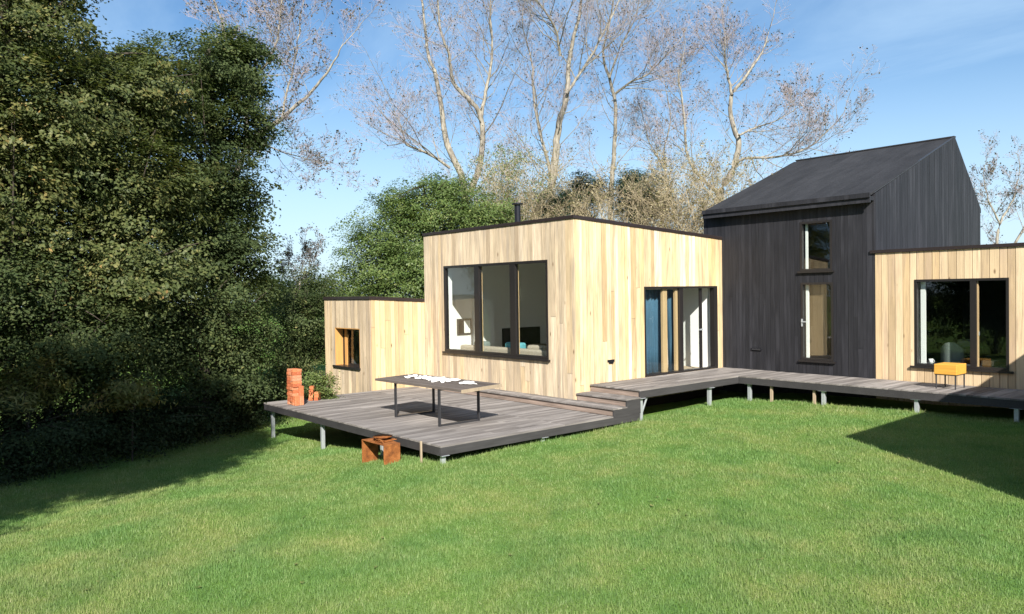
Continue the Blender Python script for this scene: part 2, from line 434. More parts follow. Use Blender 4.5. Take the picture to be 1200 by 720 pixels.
def window(parent, F, s0, s1, z0, z1, mullions=(), fw=.055, d0=-.012, d1=.075, sill=True, sill_w=.05, name='window', label=None, inner=None, fmat=None, gd=.035, tilt=0.):
    """frame is the window mesh, glass panes and sill are its parts"""
    mb = MB()
    F.box(mb, s0, s0 + fw, d0, d1, z0, z1); F.box(mb, s1 - fw, s1, d0, d1, z0, z1)
    F.box(mb, s0 + fw, s1 - fw, d0, d1, z1 - fw, z1); F.box(mb, s0 + fw, s1 - fw, d0, d1, z0, z0 + fw)
    for a, b in mullions: F.box(mb, a, b, d0 + .004, d1 - .004, z0 + fw, z1 - fw)
    w = mb.build(name, fmat or M['frame'], parent)
    if label: w['label'] = label
    xs = [s0 + fw] + [c for mm in mullions for c in mm] + [s1 - fw]
    for a, b in zip(xs[0::2], xs[1::2]):
        g = MB(); F.box(g, a - .002, b + .002, gd, gd + .006, z0 + fw - .002, z1 - fw + .002)
        if tilt:
            q = F.p(0, tilt, 0); q0 = F.p(0, 0, 0)
            g.v = [(x + (q[0] - q0[0]) * (z > z0 + .5), y + (q[1] - q0[1]) * (z > z0 + .5), z) for x, y, z in g.v]
        g.build('pane', M['glass'], w)
    if sill:
        q = MB(); F.box(q, s0 - sill_w, s1 + sill_w, -.06, .02, z0 - .045, z0 - .003); q.build('sill', M['frame'], w)
    if inner:
        for a, b in inner:
            q = MB(); F.box(q, a, b, d1 + .003, d1 + .022, z0 + fw, z1 - fw); q.build('inner_frame', M['oak'], w)
    return w

# ------------------------------------------------------------------ dimensions recovered from the photograph
ZU, ZL = .603, .155                       # upper and lower deck tops
X0, XL, Y0, YW = -11.617, -17.346, 11.663, 17.09
XD = -7.677                               # corner of the black house
XO = -10.185                              # outer edge of deck
DY = 7.11; DXL = -17.32; DYR = 15.593

# ================================================================== GROUND
gx = np.unique(np.concatenate([np.linspace(-400, -40, 19), np.linspace(-40, 14, 181), np.linspace(14, 300, 15)]))
gy = np.unique(np.concatenate([np.linspace(-300, -12, 15), np.linspace(-12, 32, 150), np.linspace(32, 400, 19)]))
GX, GY = np.meshgrid(gx, gy, indexing='ij')
V = np.stack([GX.ravel(), GY.ravel(), gz(GX, GY).ravel()], 1)
ii, jj = np.meshgrid(np.arange(len(gx) - 1), np.arange(len(gy) - 1), indexing='ij'); ny = len(gy)
F4 = np.stack([ii * ny + jj, (ii + 1) * ny + jj, (ii + 1) * ny + jj + 1, ii * ny + jj + 1], -1).reshape(-1, 4)
tag(mesh_np('ground', V, F4, M['ground'], smooth=True), 'green garden lawn sloping gently down to the trees', 'lawn', kind='structure')

def blades(n, px, py, h, w, lean=.45, tone=None, zoff=-.005):
    z = gz(px, py) + zoff
    ang = RNG.uniform(0, 2 * np.pi, n); la = RNG.uniform(0, 2 * np.pi, n); ln = np.abs(RNG.normal(0, lean, n)) * h
    dx, dy = np.cos(ang) * w / 2, np.sin(ang) * w / 2
    mx, my = np.cos(la) * ln, np.sin(la) * ln
    V = np.empty((n, 3, 3), np.float32)
    V[:, 0] = np.stack([px - dx, py - dy, z], 1); V[:, 1] = np.stack([px + dx, py + dy, z], 1)
    V[:, 2] = np.stack([px + mx, py + my, z + np.sqrt(np.maximum(h * h - ln * ln, (h * .3) ** 2))], 1)
    return V.reshape(-1, 3), np.arange(n * 3).reshape(n, 3), (RNG.beta(2, 2.6, n) if tone is None else tone)

def lawn():
    n = 900000
    d = np.concatenate([np.sqrt(RNG.uniform(4.6 ** 2, 8.5 ** 2, 230000)), 8.5 * np.exp(RNG.uniform(0, math.log(26 / 8.5), 430000))])
    lat = RNG.uniform(-1, 1, len(d)) * (d * .70 + 1.2)
    fh = CF[:2] / np.linalg.norm(CF[:2]); rh = CR[:2] / np.linalg.norm(CR[:2])
    x = fh[0] * d + rh[0] * lat; y = fh[1] * d + rh[1] * lat
    inn = ((x < XO - .35) & (y > DY + .5) & (x > -17.2)) | ((y > DYR + .3) & (x > -11)) | ((x > -20) & (x < -17) & (y > 10)) | (y > 19) | ((x > -2.3) & (y > 9.93))
    k = ~inn; x, y, d = x[k], y[k], d[k]; n = len(x)
    # uneven mowing: clumps of longer grass
    cl = np.sin(x * 3.1 + 1.7 * np.sin(y * 2.3)) * np.sin(y * 2.7 + 1.3 * np.sin(x * 1.9))
    edge = np.zeros(n)
    for q in (np.where((x > DXL - .3) & (x < XO + .3), np.abs(y - DY + .05), 9), np.where((y > DY) & (y < DYR), np.abs(x - XO - .05), 9), np.where(x > XO, np.abs(y - DYR + .05), 9)):
        edge = np.maximum(edge, np.clip(1 - q / .28, 0, 1))
    h = RNG.uniform(.026, .060, n) * (1 + .22 * cl) * (1 + 1.5 * edge * RNG.uniform(0, 1, n) ** 2)
    w = RNG.uniform(.004, .0075, n) * np.maximum(1, d / 7.5) ** .85
    V, F, t = blades(n, x, y, h, w)
    tag(mesh_np('lawn_grass', V, F, M['grass_blade'], tone=t), 'short green mown grass with yellower patches covering the lawn', 'grass', kind='stuff')
lawn()

# broad leaved weeds in the lawn
def weeds():
    C = []; T = []
    for k in range(60):
        d = random.uniform(5.5, 13); lat = random.uniform(-.66, .66) * d
        fh = CF[:2] / np.linalg.norm(CF[:2]); rh = CR[:2] / np.linalg.norm(CR[:2])
        x, y = fh * d + rh * lat
        if (x < XO and y > DY) or y > DYR - .2: continue
        z = float(gz(x, y))
        for j in range(random.randint(3, 6)):
            a = random.uniform(0, 6.28); l = random.uniform(.02, .05)
            dr = np.array([math.cos(a), math.sin(a), random.uniform(.1, .4)]); sd = np.array([-math.sin(a), math.cos(a), 0])
            b = np.array([x, y, z + .02]); C.append(np.array([b, b + dr * l * .5 + sd * l * .28, b + dr * l, b + dr * l * .5 - sd * l * .28])); T.append(random.uniform(.4, 1))
    V = np.concatenate(C); F = np.arange(len(V)).reshape(-1, 4)
    tag(mesh_np('lawn_weeds', V, F, M['leaf_pale'], tone=T), 'small broad leaved weeds scattered through the lawn', 'weeds', kind='stuff')
weeds()

# ================================================================== MAIN LARCH PAVILION
def pavilion():
    T = thing('wooden_pavilion', 'tall flat roofed larch clad pavilion with three pane window and sliding door beside the deck', 'building', (X0 - 2.8, Y0 + 2.7, .2))
    zt = lambda y: 4.196 + (3.922 - 4.196) * (y - Y0) / (YW - Y0)
    A = Face((XL, Y0), (X0, Y0)); B = Face((X0, Y0), (X0, YW))
    wop = [(-16.43 - XL, -12.455 - XL, 1.125, 3.35)]
    dop = [(13.95 - Y0, 16.86 - Y0, ZU + .002, 2.722)]
    board_wall(T, (XL, Y0), (X0, Y0), -.1, lambda s: zt(Y0), M['cedar_pale'], wop, bw=.135, seed=3)
    board_wall(T, (X0, Y0), (X0, YW), .1, lambda s: zt(Y0 + s), M['cedar'], dop, bw=.13, seed=4, s0=.028)
    lining(T, (XL, Y0), (X0, Y0), .0, lambda s: zt(Y0) - .06, M['white'], wop)
    lining(T, (X0, Y0), (X0, YW), .0, lambda s: zt(Y0 + s) - .1, M['white'], dop, s0=.262, s1=.0)
    # dark backing between boards and lining would show through the joints
    mb = MB()
    mb.box(XL, XL + .2, Y0 + .27, YW, -.4, zt(YW) - .1); mb.build('inner_wall', M['white'], T)
    mb = MB(); mb.box(XL + .21, X0 - .27, YW - .25, YW - .02, .0, zt(YW) - .1); mb.build('inner_wall', M['white'], T)
    mb = MB(); mb.box(XL + .2, X0 - .262, Y0 + .262, YW - .25, ZU - .15, ZU - .01); mb.build('floor', M['floor'], T)
    mb = MB(); ca, cb = Y0 + .265, YW - .255
    mb.hexa([(XL + .205, ca, zt(ca) - .19), (X0 - .265, ca, zt(ca) - .19), (X0 - .265, cb, zt(cb) - .19), (XL + .205, cb, zt(cb) - .19), (XL + .205, ca, zt(ca) - .13), (X0 - .265, ca, zt(ca) - .13), (X0 - .265, cb, zt(cb) - .13), (XL + .205, cb, zt(cb) - .13)])
    mb.build('ceiling', M['white'], T)
    board_wall(T, (XL, YW), (XL, Y0 + .03), -.4, lambda s: zt(YW - s), M['cedar_pale'], (), seed=8)
    # roof slab with trim
    mb = MB(); o = .028
    mb.hexa([(XL - o, Y0 - o, zt(Y0) + .002), (X0 + o, Y0 - o, zt(Y0) + .002), (X0 + o, YW - .01, zt(YW) + .002), (XL - o, YW - .01, zt(YW) + .002),
             (XL - o, Y0 - o, zt(Y0) + .075), (X0 + o, Y0 - o, zt(Y0) + .075), (X0 + o, YW - .01, zt(YW) + .075), (XL - o, YW - .01, zt(YW) + .075)])
    roof = mb.build('roof', M['roof_trim'], T, bevel=.006)
    mb = MB(); cy = 13.6; c = on_y(606.3, 237.5, cy); cx = c[0]
    zb = c[2] - .69
    mb.tube([(cx, cy, zt(cy) + .05), (cx, cy, zb + .61)], [.085, .085], 16)
    fl = mb.build('chimney', M['flue'], roof, smooth=False)
    mb = MB(); mb.tube([(cx, cy, zb + .63), (cx, cy, zb + .665), (cx, cy, zb + .69)], [.15, .15, .03], 16)
    for a in range(4): mb.bar((cx + .07 * math.cos(a * 1.571), cy + .07 * math.sin(a * 1.571), zb + .59), (cx + .07 * math.cos(a * 1.571), cy + .07 * math.sin(a * 1.571), zb + .64), .012)
    mb.build('chimney_cap', M['flue'], roof)
    # big window
    ms = [(-15.13 - XL, -14.95 - XL), (-13.76 - XL, -13.57 - XL)]
    window(T, A, *wop[0], mullions=ms, fw=.06, d1=.10, inner=[(ms[0][1] - .03, ms[0][1] - .005), (ms[1][1] - .03, ms[1][1] - .005)])
    # sliding door: dark frame, fixed leaf on the left, sliding leaf pushed part open
    y = lambda v: v - Y0
    mb = MB(); z0, z1 = dop[0][2], dop[0][3]
    B.box(mb, y(13.95), y(14.0), -.01, .13, z0, z1); B.box(mb, y(16.72), y(16.86), -.01, .13, z0, z1)
    B.box(mb, y(14.0), y(16.72), -.01, .13, z1 - .05, z1); B.box(mb, y(14.0), y(16.72), -.01, .13, z0, z0 + .045)
    B.box(mb, y(15.30), y(15.43), .0, .12, z0 + .045, z1 - .05)
    door = mb.build('sliding_door', M['frame'], T)
    mb = MB(); B.box(mb, y(14.0), y(15.30), .03, .036, z0 + .045, z1 - .05); mb.build('pane', M['glass'], door)
    mb = MB(); B.box(mb, y(14.71), y(14.88), .06, .12, z0 + .05, z1 - .05); B.box(mb, y(15.2), y(15.29), .06, .12, z0 + .05, z1 - .05)
    mb.build('oak_post', M['oak'], door)
    mb = MB(); B.box(mb, y(15.44), y(16.22), .085, .091, z0 + .05, z1 - .055); mb.build('pane', M['glass'], door)
    mb = MB(); B.box(mb, y(16.22), y(16.30), .065, .115, z0 + .05, z1 - .055); mb.build('door_stile', M['frame'], door)
    mb = MB(); B.box(mb, y(16.245), y(16.275), .02, .065, z0 + 1.0, z0 + 1.04); B.box(mb, y(16.12), y(16.275), .012, .03, z0 + 1.0, z0 + 1.035)
    mb.build('handle', M['steel'], door)
    # small vent with shadowed slot
    mb = MB(); B.box(mb, 12.66 - Y0, 12.88 - Y0, -.02, -.004, 1.045, 1.095); B.box(mb, 12.70 - Y0, 12.84 - Y0, -.03, -.005, 1.01, 1.04)
    mb.build('wall_vent', M['flue'], T)
    return T
pavilion()

# ================================================================== LOW ANNEX
def annex():
    xa, xb, ya, yb = -19.86, XL, 9.97, 15.2
    zt = lambda y: 2.51 - .055 * (y - ya)
    T = thing('wooden_annex', 'low larch clad annex with one small deep set window, left of the tall pavilion', 'building', (xa + 1.2, ya + 2, -.6))
    A = Face((xa, ya), (xb, ya))
    op = [(-19.27 - xa, -17.89 - xa, .70, 1.745)]
    board_wall(T, (xa, ya), (xb, ya), -.85, lambda s: zt(ya), M['cedar_pale'], op, bw=.14, seed=13)
    board_wall(T, (xb, ya), (xb, Y0 - .003), -.6, lambda s: zt(ya + s), M['cedar_gold'], (), bw=.14, seed=14, s0=.028)
    board_wall(T, (xa, yb), (xa, ya + .03), -.9, lambda s: zt(yb - s), M['cedar_pale'], (), bw=.14, seed=15)
    lining(T, (xa, ya), (xb, ya), -.5, lambda s: zt(ya) - .05, M['white'], op, d1=.34)
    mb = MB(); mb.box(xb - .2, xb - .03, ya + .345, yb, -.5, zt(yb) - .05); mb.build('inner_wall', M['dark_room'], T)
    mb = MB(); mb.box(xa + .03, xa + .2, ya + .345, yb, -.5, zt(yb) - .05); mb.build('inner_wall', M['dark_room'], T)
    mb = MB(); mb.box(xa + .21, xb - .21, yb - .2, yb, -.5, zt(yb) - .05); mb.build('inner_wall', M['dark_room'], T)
    mb = MB(); mb.box(xa + .2, xb - .2, ya + .345, yb - .2, -.1, .0); mb.build('floor', M['floor'], T)
    # deep wooden reveal
    mb = MB(); s0, s1, z0, z1 = op[0]
    A.box(mb, s0 + .001, s0 + .022, .0, .26, z0, z1); A.box(mb, s1 - .022, s1 - .001, .0, .26, z0, z1); A.box(mb, s0 + .022, s1 - .022, .0, .26, z1 - .022, z1 - .001)
    mb.build('window_reveal', M['reveal'], T)
    A2 = Face((xa, ya + .24), (xb, ya + .24))
    w = window(T, A2, s0 + .024, s1 - .024, z0, z1 - .024, sill=False, fw=.05)
    mb = MB(); A.box(mb, s0 + .17, s0 + .30, .205, .225, z0 + .01, z1 - .03); mb.build('inner_frame', M['reveal'], w)
    mb = MB(); A.box(mb, s0 + .023, s1 - .023, .03, .225, z0 - .03, z0 + .008); A.box(mb, s0 - .08, s1 + .02, -.05, .029, z0 - .045, z0 + .006); mb.build('sill', M['frame'], w)
    mb = MB(); o = .028
    mb.hexa([(xa - o, ya - o, zt(ya) + .002), (xb + o, ya - o, zt(ya) + .002), (xb + o, Y0 - .03, zt(Y0) + .002), (xa - o, Y0 - .03, zt(Y0) + .002),
             (xa - o, ya - o, zt(ya) + .085), (xb + o, ya - o, zt(ya) + .085), (xb + o, Y0 - .03, zt(Y0) + .085), (xa - o, Y0 - .03, zt(Y0) + .085)])
    mb.hexa([(xa - o, Y0 - .03, zt(Y0) + .002), (xb - .03, Y0 - .03, zt(Y0) + .002), (xb - .03, yb, zt(yb) + .002), (xa - o, yb, zt(yb) + .002),
             (xa - o, Y0 - .03, zt(Y0) + .085), (xb - .03, Y0 - .03, zt(Y0) + .085), (xb - .03, yb, zt(yb) + .085), (xa - o, yb, zt(yb) + .085)])
    roof = mb.build('roof', M['roof_trim'], T)
    n = 2600
    px = RNG.uniform(xa + .05, xb - .05, n); py = RNG.uniform(ya + .05, yb, n); h = RNG.uniform(.02, .06, n)
    V, F, t = blades(n, px, py, h, RNG.uniform(.008, .02, n), .5)
    V[:, 2] += np.repeat(zt(py) + .085 - gz(px, py), 3)
    tag(mesh_np('roof_planting', V, F, M['leaf_pale'], T, t), kind='stuff')
annex()

# ================================================================== BLACK HOUSE
def black_house():
    xa, xb, ya, yb = -12.17, XD, YW, 23.5
    ze, zr, yr, zf = 4.70, 6.492, 21.716, 4.765
    T = thing('black_house', 'black stained timber house with steep asymmetric gable roof between the two larch buildings', 'building', ((xa + xb) / 2, 20, .2))
    A = Face((xa, ya), (xb, ya))
    up = (-9.44 - xa, -8.655 - xa, 3.035, 4.20); lo = (-9.43 - xa, -8.635 - xa, .925, 2.76)
    zroof = lambda y: ze + (zr - ze) * (y - ya) / (yr - ya) if y < yr else zr + (zf - zr) * (y - yr) / (yb - yr)
    board_wall(T, (xa, ya), (xb, ya), .0, lambda s: ze - .02, M['charred'], [up, lo], bw=.105, seed=21, gap=.005)
    board_wall(T, (xb, ya), (xb, yb), .0, lambda s: zroof(ya + s) - .012, M['charred'], (), bw=.14, seed=22, s0=.028, joints=.0, bvar=.1)
    board_wall(T, (xa, yb), (xa, ya + .03), .0, lambda s: zroof(yb - s) - .012, M['charred'], (), bw=.14, seed=23)
    lining(T, (xa, ya), (xb, ya), .3, lambda s: ze - .1, M['dark_stain'], [up, lo])
    mb = MB()
    for x, y0, y1 in ((xb - .2, ya + .27, yr), (xa + .04, ya + .27, yr)):
        pass
    ins = .05
    for x0, x1 in ((xb - .17, xb - .03), (xa + .03, xa + .17)):
        mb = MB(); b = 0; pts = [(ya + .265, .3), (yb - .1, .3), (yb - .1, zf - .15), (yr, zr - .15), (ya + .265, ze - .08)]
        mb.v += [(x0, y, z) for y, z in pts] + [(x1, y, z) for y, z in pts]
        mb.f += [tuple(b + i for i in range(5)), tuple(b + 9 - i for i in range(5))] + [(b + i, b + (i + 1) % 5, b + 5 + (i + 1) % 5, b + 5 + i) for i in range(5)]
        mb.t += [.5] * 7
        mb.build('inner_wall', M['dark_stain'], T)
    mb = MB(); mb.box(xa + .03, xb - .03, yb - .09, yb, .1, zf - .1); mb.build('rear_wall', M['charred'], T)
    mb = MB(); mb.box(xa + .18, xb - .18, ya + .27, yb - .12, ZU - .1, ZU); mb.build('floor', M['floor'], T)
    mb = MB(); mb.box(xa + .18, xb - .18, ya + .27, yb - .12, 2.83, 2.98); mb.build('upper_floor', M['dark_stain'], T)
    # roof in long strips
    mb = MB(); x = xa + .10; rs = random.Random(4)
    while x < xb - .005:
        x1 = min(x + .31, xb + .0)
        if xb - x1 < .1: x1 = xb
        t = rs.uniform(.2, .8)
        yA = ya - .19; zA = ze - .02 - .0; th = .07
        mb.hexa([(x + .001, yA, zA - .04), (x1 - .001, yA, zA - .04), (x1 - .001, yr, zr - .10), (x + .001, yr, zr - .10), (x + .001, yA, zA), (x1 - .001, yA, zA), (x1 - .001, yr, zr), (x + .001, yr, zr)], t)
        mb.hexa([(x + .001, yr + .001, zr - .10), (x1 - .001, yr + .001, zr - .10), (x1 - .001, yb + .05, zf - .14), (x + .001, yb + .05, zf - .14), (x + .001, yr + .001, zr), (x1 - .001, yr + .001, zr), (x1 - .001, yb + .05, zf - .03), (x + .001, yb + .05, zf - .03)], t)
        x = x1
    roof = mb.build('roof', M['black_roof'], T)
    mb = MB()
    mb.hexa([(xb - .045, ya - .02, ze + .006), (xb + .005, ya - .02, ze + .006), (xb + .005, yr, zr + .004), (xb - .045, yr, zr + .004), (xb - .045, ya - .02, ze + .022), (xb + .005, ya - .02, ze + .022), (xb + .005, yr, zr + .02), (xb - .045, yr, zr + .02)])
    mb.build('verge_trim', M['metal_dark'], roof)
    mb = MB(); mb.box(xa + .08, xb + .004, yr - .07, yr + .05, zr - .01, zr + .022); mb.build('ridge_trim', M['black_roof'], roof)
    # deep eaves board and box above the front wall
    mb = MB(); mb.box(xa + .10, xb - .012, ya - .23, ya - .192, ze - .10, ze + .002, .3); mb.box(xa + .10, xb - .012, ya - .19, ya - .16, ze - .21, ze - .06, .9)
    mb.box(xa + .10, xb - .012, ya - .155, ya - .006, ze - .16, ze - .07, .3)
    mb.build('eaves_board', M['charred'], roof)
    # white tape-like pale seam in the cladding
    mb = MB(); sx = on_y(995, 400, ya)[0] - xa; A.box(mb, sx, sx + .012, -.008, -.005, .62, 3.1); 
    mb.build('pale_seam', M['metal_dark'], T)
    fw = .05
    w = window(T, A, *up, fw=fw, d1=.08, tilt=.075, label='small upper window with its white inner casing showing')
    q = MB(); A.box(q, up[0] + fw + .02, up[0] + fw + .075, .12, .15, up[2] + fw, up[3] - fw); q.build('casing', M['white_gloss'], w)
    w = window(T, A, *lo, fw=fw, d1=.08, name='glazed_door', label='tall narrow glazed door with a lever handle and tan blind')
    q = MB(); A.box(q, lo[0] + fw + .02, lo[0] + fw + .085, .10, .14, lo[2] + fw, lo[3] - fw); q.build('casing', M['white_gloss'], w)
    q = MB(); A.box(q, lo[0] + fw + .02, lo[1] - fw, .20, .21, lo[2] + .1, lo[3] - fw); q.build('blind', M['tan_blind'], w)  # added tan sheet standing in for the larch wall reflected in the glass
    q = MB(); A.box(q, lo[0] + .015, lo[0] + .045, -.03, -.012, 1.72, 1.90); A.box(q, lo[0] + .02, lo[0] + .14, -.05, -.03, 1.82, 1.845); q.build('handle', M['steel'], w)
    q = MB(); A.box(q, -10.77 - xa, -10.49 - xa, -.03, -.005, 1.09, 1.155); v = q.build('wall_vent', M['flue'], T)
    q = MB(); A.box(q, -10.75 - xa, -10.51 - xa, -.037, -.031, 1.10, 1.135); q.build('grille', M['metal_dark'], v)
black_house()

# ================================================================== RIGHT WING + EAST WING
def wing():
    xa, xb, ya, yb = XD + .003, -2.3, YW - .004, 22.
    zt = 3.373
    T = thing('larch_wing', 'single storey larch clad wing with wide two pane window, right of the black house', 'building', (xa + 2.5, ya + 2, .2))
    A = Face((xa, ya), (xb, ya))
    op = [(-6.845 - xa, -5.085 - xa, .945, 2.775)]
    board_wall(T, (xa, ya), (xb, ya), .1, lambda s: zt, M['cedar_fresh'], op, bw=.155, seed=31, bvar=.12, joints=.1)
    lining(T, (xa, ya), (xb, ya), .2, lambda s: zt - .05, M['white'], op, s0=.0, s1=.0)
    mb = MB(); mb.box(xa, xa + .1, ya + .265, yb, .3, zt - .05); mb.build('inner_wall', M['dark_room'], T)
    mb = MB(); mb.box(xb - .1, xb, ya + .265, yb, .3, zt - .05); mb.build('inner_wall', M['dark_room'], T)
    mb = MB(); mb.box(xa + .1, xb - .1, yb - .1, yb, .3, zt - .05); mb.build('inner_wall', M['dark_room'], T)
    mb = MB(); mb.box(xa + .1, xb - .1, ya + .265, yb - .1, ZU - .1, ZU); mb.build('floor', M['floor'], T)
    mb = MB(); mb.box(xa - .10, xa + .02, ya - .035, ya - .008, zt + .002, zt + .07); mb.box(xa + .02, xb, ya - .035, yb, zt + .002, zt + .07); mb.build('roof', M['roof_trim'], T)
    mu = [(-5.775 - xa, -5.66 - xa)]
    w = window(T, A, *op[0], mullions=mu, fw=.05, d1=.09, sill_w=.08)
    mb = MB(); A.box(mb, mu[0][1] + .0, mu[0][1] + .018, .04, .09, op[0][2] + .05, op[0][3] - .05); mb.build('inner_frame', M['oak'], w)
    q = MB(); A.box(q, op[0][0] + .075, op[0][0] + .17, .12, .16, op[0][2] + .05, op[0][3] - .05); q.build('casing', M['white_gloss'], w)
    mb = MB(); A.box(mb, mu[0][1] - .02, mu[0][1] + .03, .06, .09, 1.62, 1.70); mb.build('handle', M['steel'], w)
    # east wing that throws the shadow on the right of the lawn
    xa2, xb2, ya2 = -2.297, 3.2, 9.93
    T2 = thing('garden_wing', 'larch clad side wing reaching forward at the right edge of the lawn', 'building', (0, 14, .1))
    board_wall(T2, (xa2, YW - .05), (xa2, ya2), .1, lambda s: zt, M['cedar_fresh'], (), bw=.155, seed=33, joints=.1)
    board_wall(T2, (xa2 + .028, ya2), (xb2, ya2), .1, lambda s: zt, M['cedar_fresh'], (), bw=.155, seed=34, joints=.1)
    board_wall(T2, (xb2, ya2 + .03), (xb2, yb), .1, lambda s: zt, M['cedar_fresh'], (), bw=.155, seed=35, joints=.1)
    mb = MB(); mb.box(xa2 + .03, xb2 - .03, ya2 + .03, yb, .2, zt - .02); mb.build('inner_wall', M['dark_room'], T2)
    mb = MB(); mb.box(xa2 - .028, xb2 + .03, ya2 - .03, yb + .03, zt + .002, zt + .07); mb.build('roof', M['roof_trim'], T2)
wing()

# ================================================================== DECKS
def deck_boards(mb, x0, x1, y0, y1, z, rs, bw=.118, gap=.006, th=.028):
    x = x0
    while x < x1 - .01:
        xb = min(x + bw, x1)
        if x1 - xb < .04: xb = x1
        y = y0; 
        first = True
        while y < y1 - .001:
            L = rs.uniform(2.2, 4.2) if not first else rs.uniform(.9, 4.2)
            first = False
            ye = min(y + L, y1)
            if y1 - ye < .5: ye = y1
            dz = rs.uniform(-.0025, .0015)
            mb.box(x + gap / 2, xb - gap / 2, y, ye - .003, z - th, z + dz, rs.random())
            y = ye
        x = xb
def post(parent, x, y, ztop, w=.07, brace=0, depth=.3):
    mb = MB(); zb = float(gz(x, y)) - depth
    mb.box(x - w / 2, x + w / 2, y - w / 2, y + w / 2, zb, ztop - .008)
    mb.box(x - w * 1.3, x + w * 1.3, y - w * 1.1, y + w * 1.1, ztop - .008, ztop)
    if brace: mb.bar((x, y + w / 2, ztop - .32), (x, y + .20, ztop - .01), .03)
    mb.build('post', M['steel'], parent, bevel=.004)

def decks():
    rs = random.Random(5)
    T = thing('lower_deck', 'wide low weathered timber terrace on steel posts carrying the table and brick stacks', 'deck', (-13.7, 9.3, -.4))
    mb = MB(); deck_boards(mb, DXL, XO, DY, 9.94, ZL, rs); deck_boards(mb, XL + .03, XO, 9.943, 11.263, ZL, rs); mb.build('deck_boards', M['deck'], T)
    fz = ZL - .03
    mb = MB(); mb.box(DXL, XO - .03, DY + .004, DY + .034, fz - .135, fz, .3); mb.build('fascia', M['fascia'], T, bevel=.003)
    mb = MB(); mb.box(XO - .03, XO - .001, DY + .004, 12.06, fz - .135, fz, .7); mb.build('fascia', M['fascia'], T, bevel=.003)
    mb = MB(); mb.box(DXL, DXL + .03, DY + .036, 9.93, fz - .135, fz, .5); mb.build('fascia', M['fascia'], T)
    for y in (8.2, 9.4, 10.6):
        mb = MB(); mb.box(DXL + .05, XO - .05, y - .025, y + .025, fz - .13, fz - .002); mb.build('joist', M['batten'], T)
    for x in np.arange(-16.9, -10.3, .6):
        mb = MB(); mb.box(x - .02, x + .02, DY + .04, 8.17, fz - .13, fz - .004); mb.build('joist', M['batten'], T)
    zb = fz - .135
    for x, y in ((-17.15, DY + .14), (-14.55, DY + .10), (-12.2, DY + .12), (XO - .07, DY + .09), (XO - .08, 9.42), (-14.5, 9.42), (-17.1, 9.4), (-12.3, 9.42)): post(T, x, y, zb)
    # steps
    r = (ZU - ZL) / 3
    S = thing('deck_steps', 'three weathered timber steps climbing from the terrace to the walkway', 'steps', (-10.9, 11.7, ZL))
    y1, y2, y3 = 11.268, 11.656, 12.065
    mb = MB(); deck_w = .03
    def tread(xa, xb, ya, yb, z):
        yy = ya
        k = max(1, round((yb - ya) / .13)); st = (yb - ya) / k
        for i in range(k): mb.box(xa, xb, ya + i * st + .002, ya + (i + 1) * st - .002, z - .028, z, rs.random())
    tread(-16.45, XO + .002, y1 - .02, Y0 - .006, ZL + r)
    tread(X0 + .03, XO + .002, Y0 - .004, y2 + .02, ZL + r)
    mb.build('tread', M['deck'], S)
    mb = MB(); tread(X0 + .03, XO + .002, y2 - .02, y3 + .02, ZL + 2 * r); mb.build('tread', M['deck'], S)
    mb = MB(); mb.box(-16.43, XO - .03, y1 + .012, y1 + .034, ZL + .002, ZL + r - .03); mb.build('riser', M['riser'], S)
    mb = MB(); mb.box(X0 + .03, XO - .03, y2 + .012, y2 + .034, ZL + r + .002, ZL + 2 * r - .03); mb.build('riser', M['riser'], S)
    mb = MB(); mb.box(X0 + .03, XO - .03, y3 + .024, y3 + .046, ZL + 2 * r + .002, ZU - .03); mb.build('riser', M['riser'], S)
    mb = MB(); mb.box(XO - .03, XO - .001, y1 + .004, y3 + .02, ZL - .028, ZL + r - .03, .7); mb.box(XO - .03, XO - .001, y2 + .004, y3 + .02, ZL + r - .03, ZL + 2 * r - .03, .7)
    mb.build('side_panel', M['fascia'], S)
    # upper walkway
    U = thing('raised_walkway', 'raised L shaped timber walkway along the sliding door, black house and right wing', 'deck', (-9, 16.3, .1))
    mb = MB(); deck_boards(mb, X0 + .03, XO, y3, YW - .006, ZU, rs); deck_boards(mb, XO + .002, -2.33, DYR, YW - .036, ZU, rs); mb.build('deck_boards', M['deck'], U)
    fz = ZU - .03
    mb = MB(); mb.box(XO - .03, XO - .001, y3 + .004, DYR + .03, fz - .145, fz, .6); mb.build('fascia', M['fascia'], U, bevel=.003)
    mb = MB(); mb.box(XO, -2.34, DYR + .004, DYR + .034, fz - .145, fz, .4); mb.build('fascia', M['fascia'], U, bevel=.003)
    for y in (12.6, 14.0, 15.4, 16.6):
        mb = MB(); mb.box(X0 + .05, XO - .04, y - .025, y + .025, fz - .14, fz - .002); mb.build('joist', M['batten'], U)
    for x in np.arange(-10.1, -2.5, .6):
        mb = MB(); mb.box(x - .02, x + .02, DYR + .04, YW - .05, fz - .14, fz - .004); mb.build('joist', M['batten'], U)
    zb = fz - .145
    post(U, XO - .06, 12.15, zb, .07, 1)
    for x, y in ((XO - .06, 14.53), (-11.3, 13.4), (-9.95, DYR + .1), (-6.25, DYR + .09), (-4.55, DYR + .09), (-2.7, DYR + .09), (-8.15, DYR + .09)): post(U, x, y, zb, .075)
    for x in (-9.38, -8.36): 
        mb = MB(); mb.box(x - .025, x + .025, DYR + .06, DYR + .11, float(gz(x, DYR)) - .2, zb); mb.build('post', M['pale_wood'], U)
    # plinth shade: dark boards standing in for the shade below the houses
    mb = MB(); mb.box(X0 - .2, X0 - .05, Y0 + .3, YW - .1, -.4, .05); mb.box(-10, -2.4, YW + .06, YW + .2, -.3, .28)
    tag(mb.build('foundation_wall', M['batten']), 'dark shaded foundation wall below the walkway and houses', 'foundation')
decks()

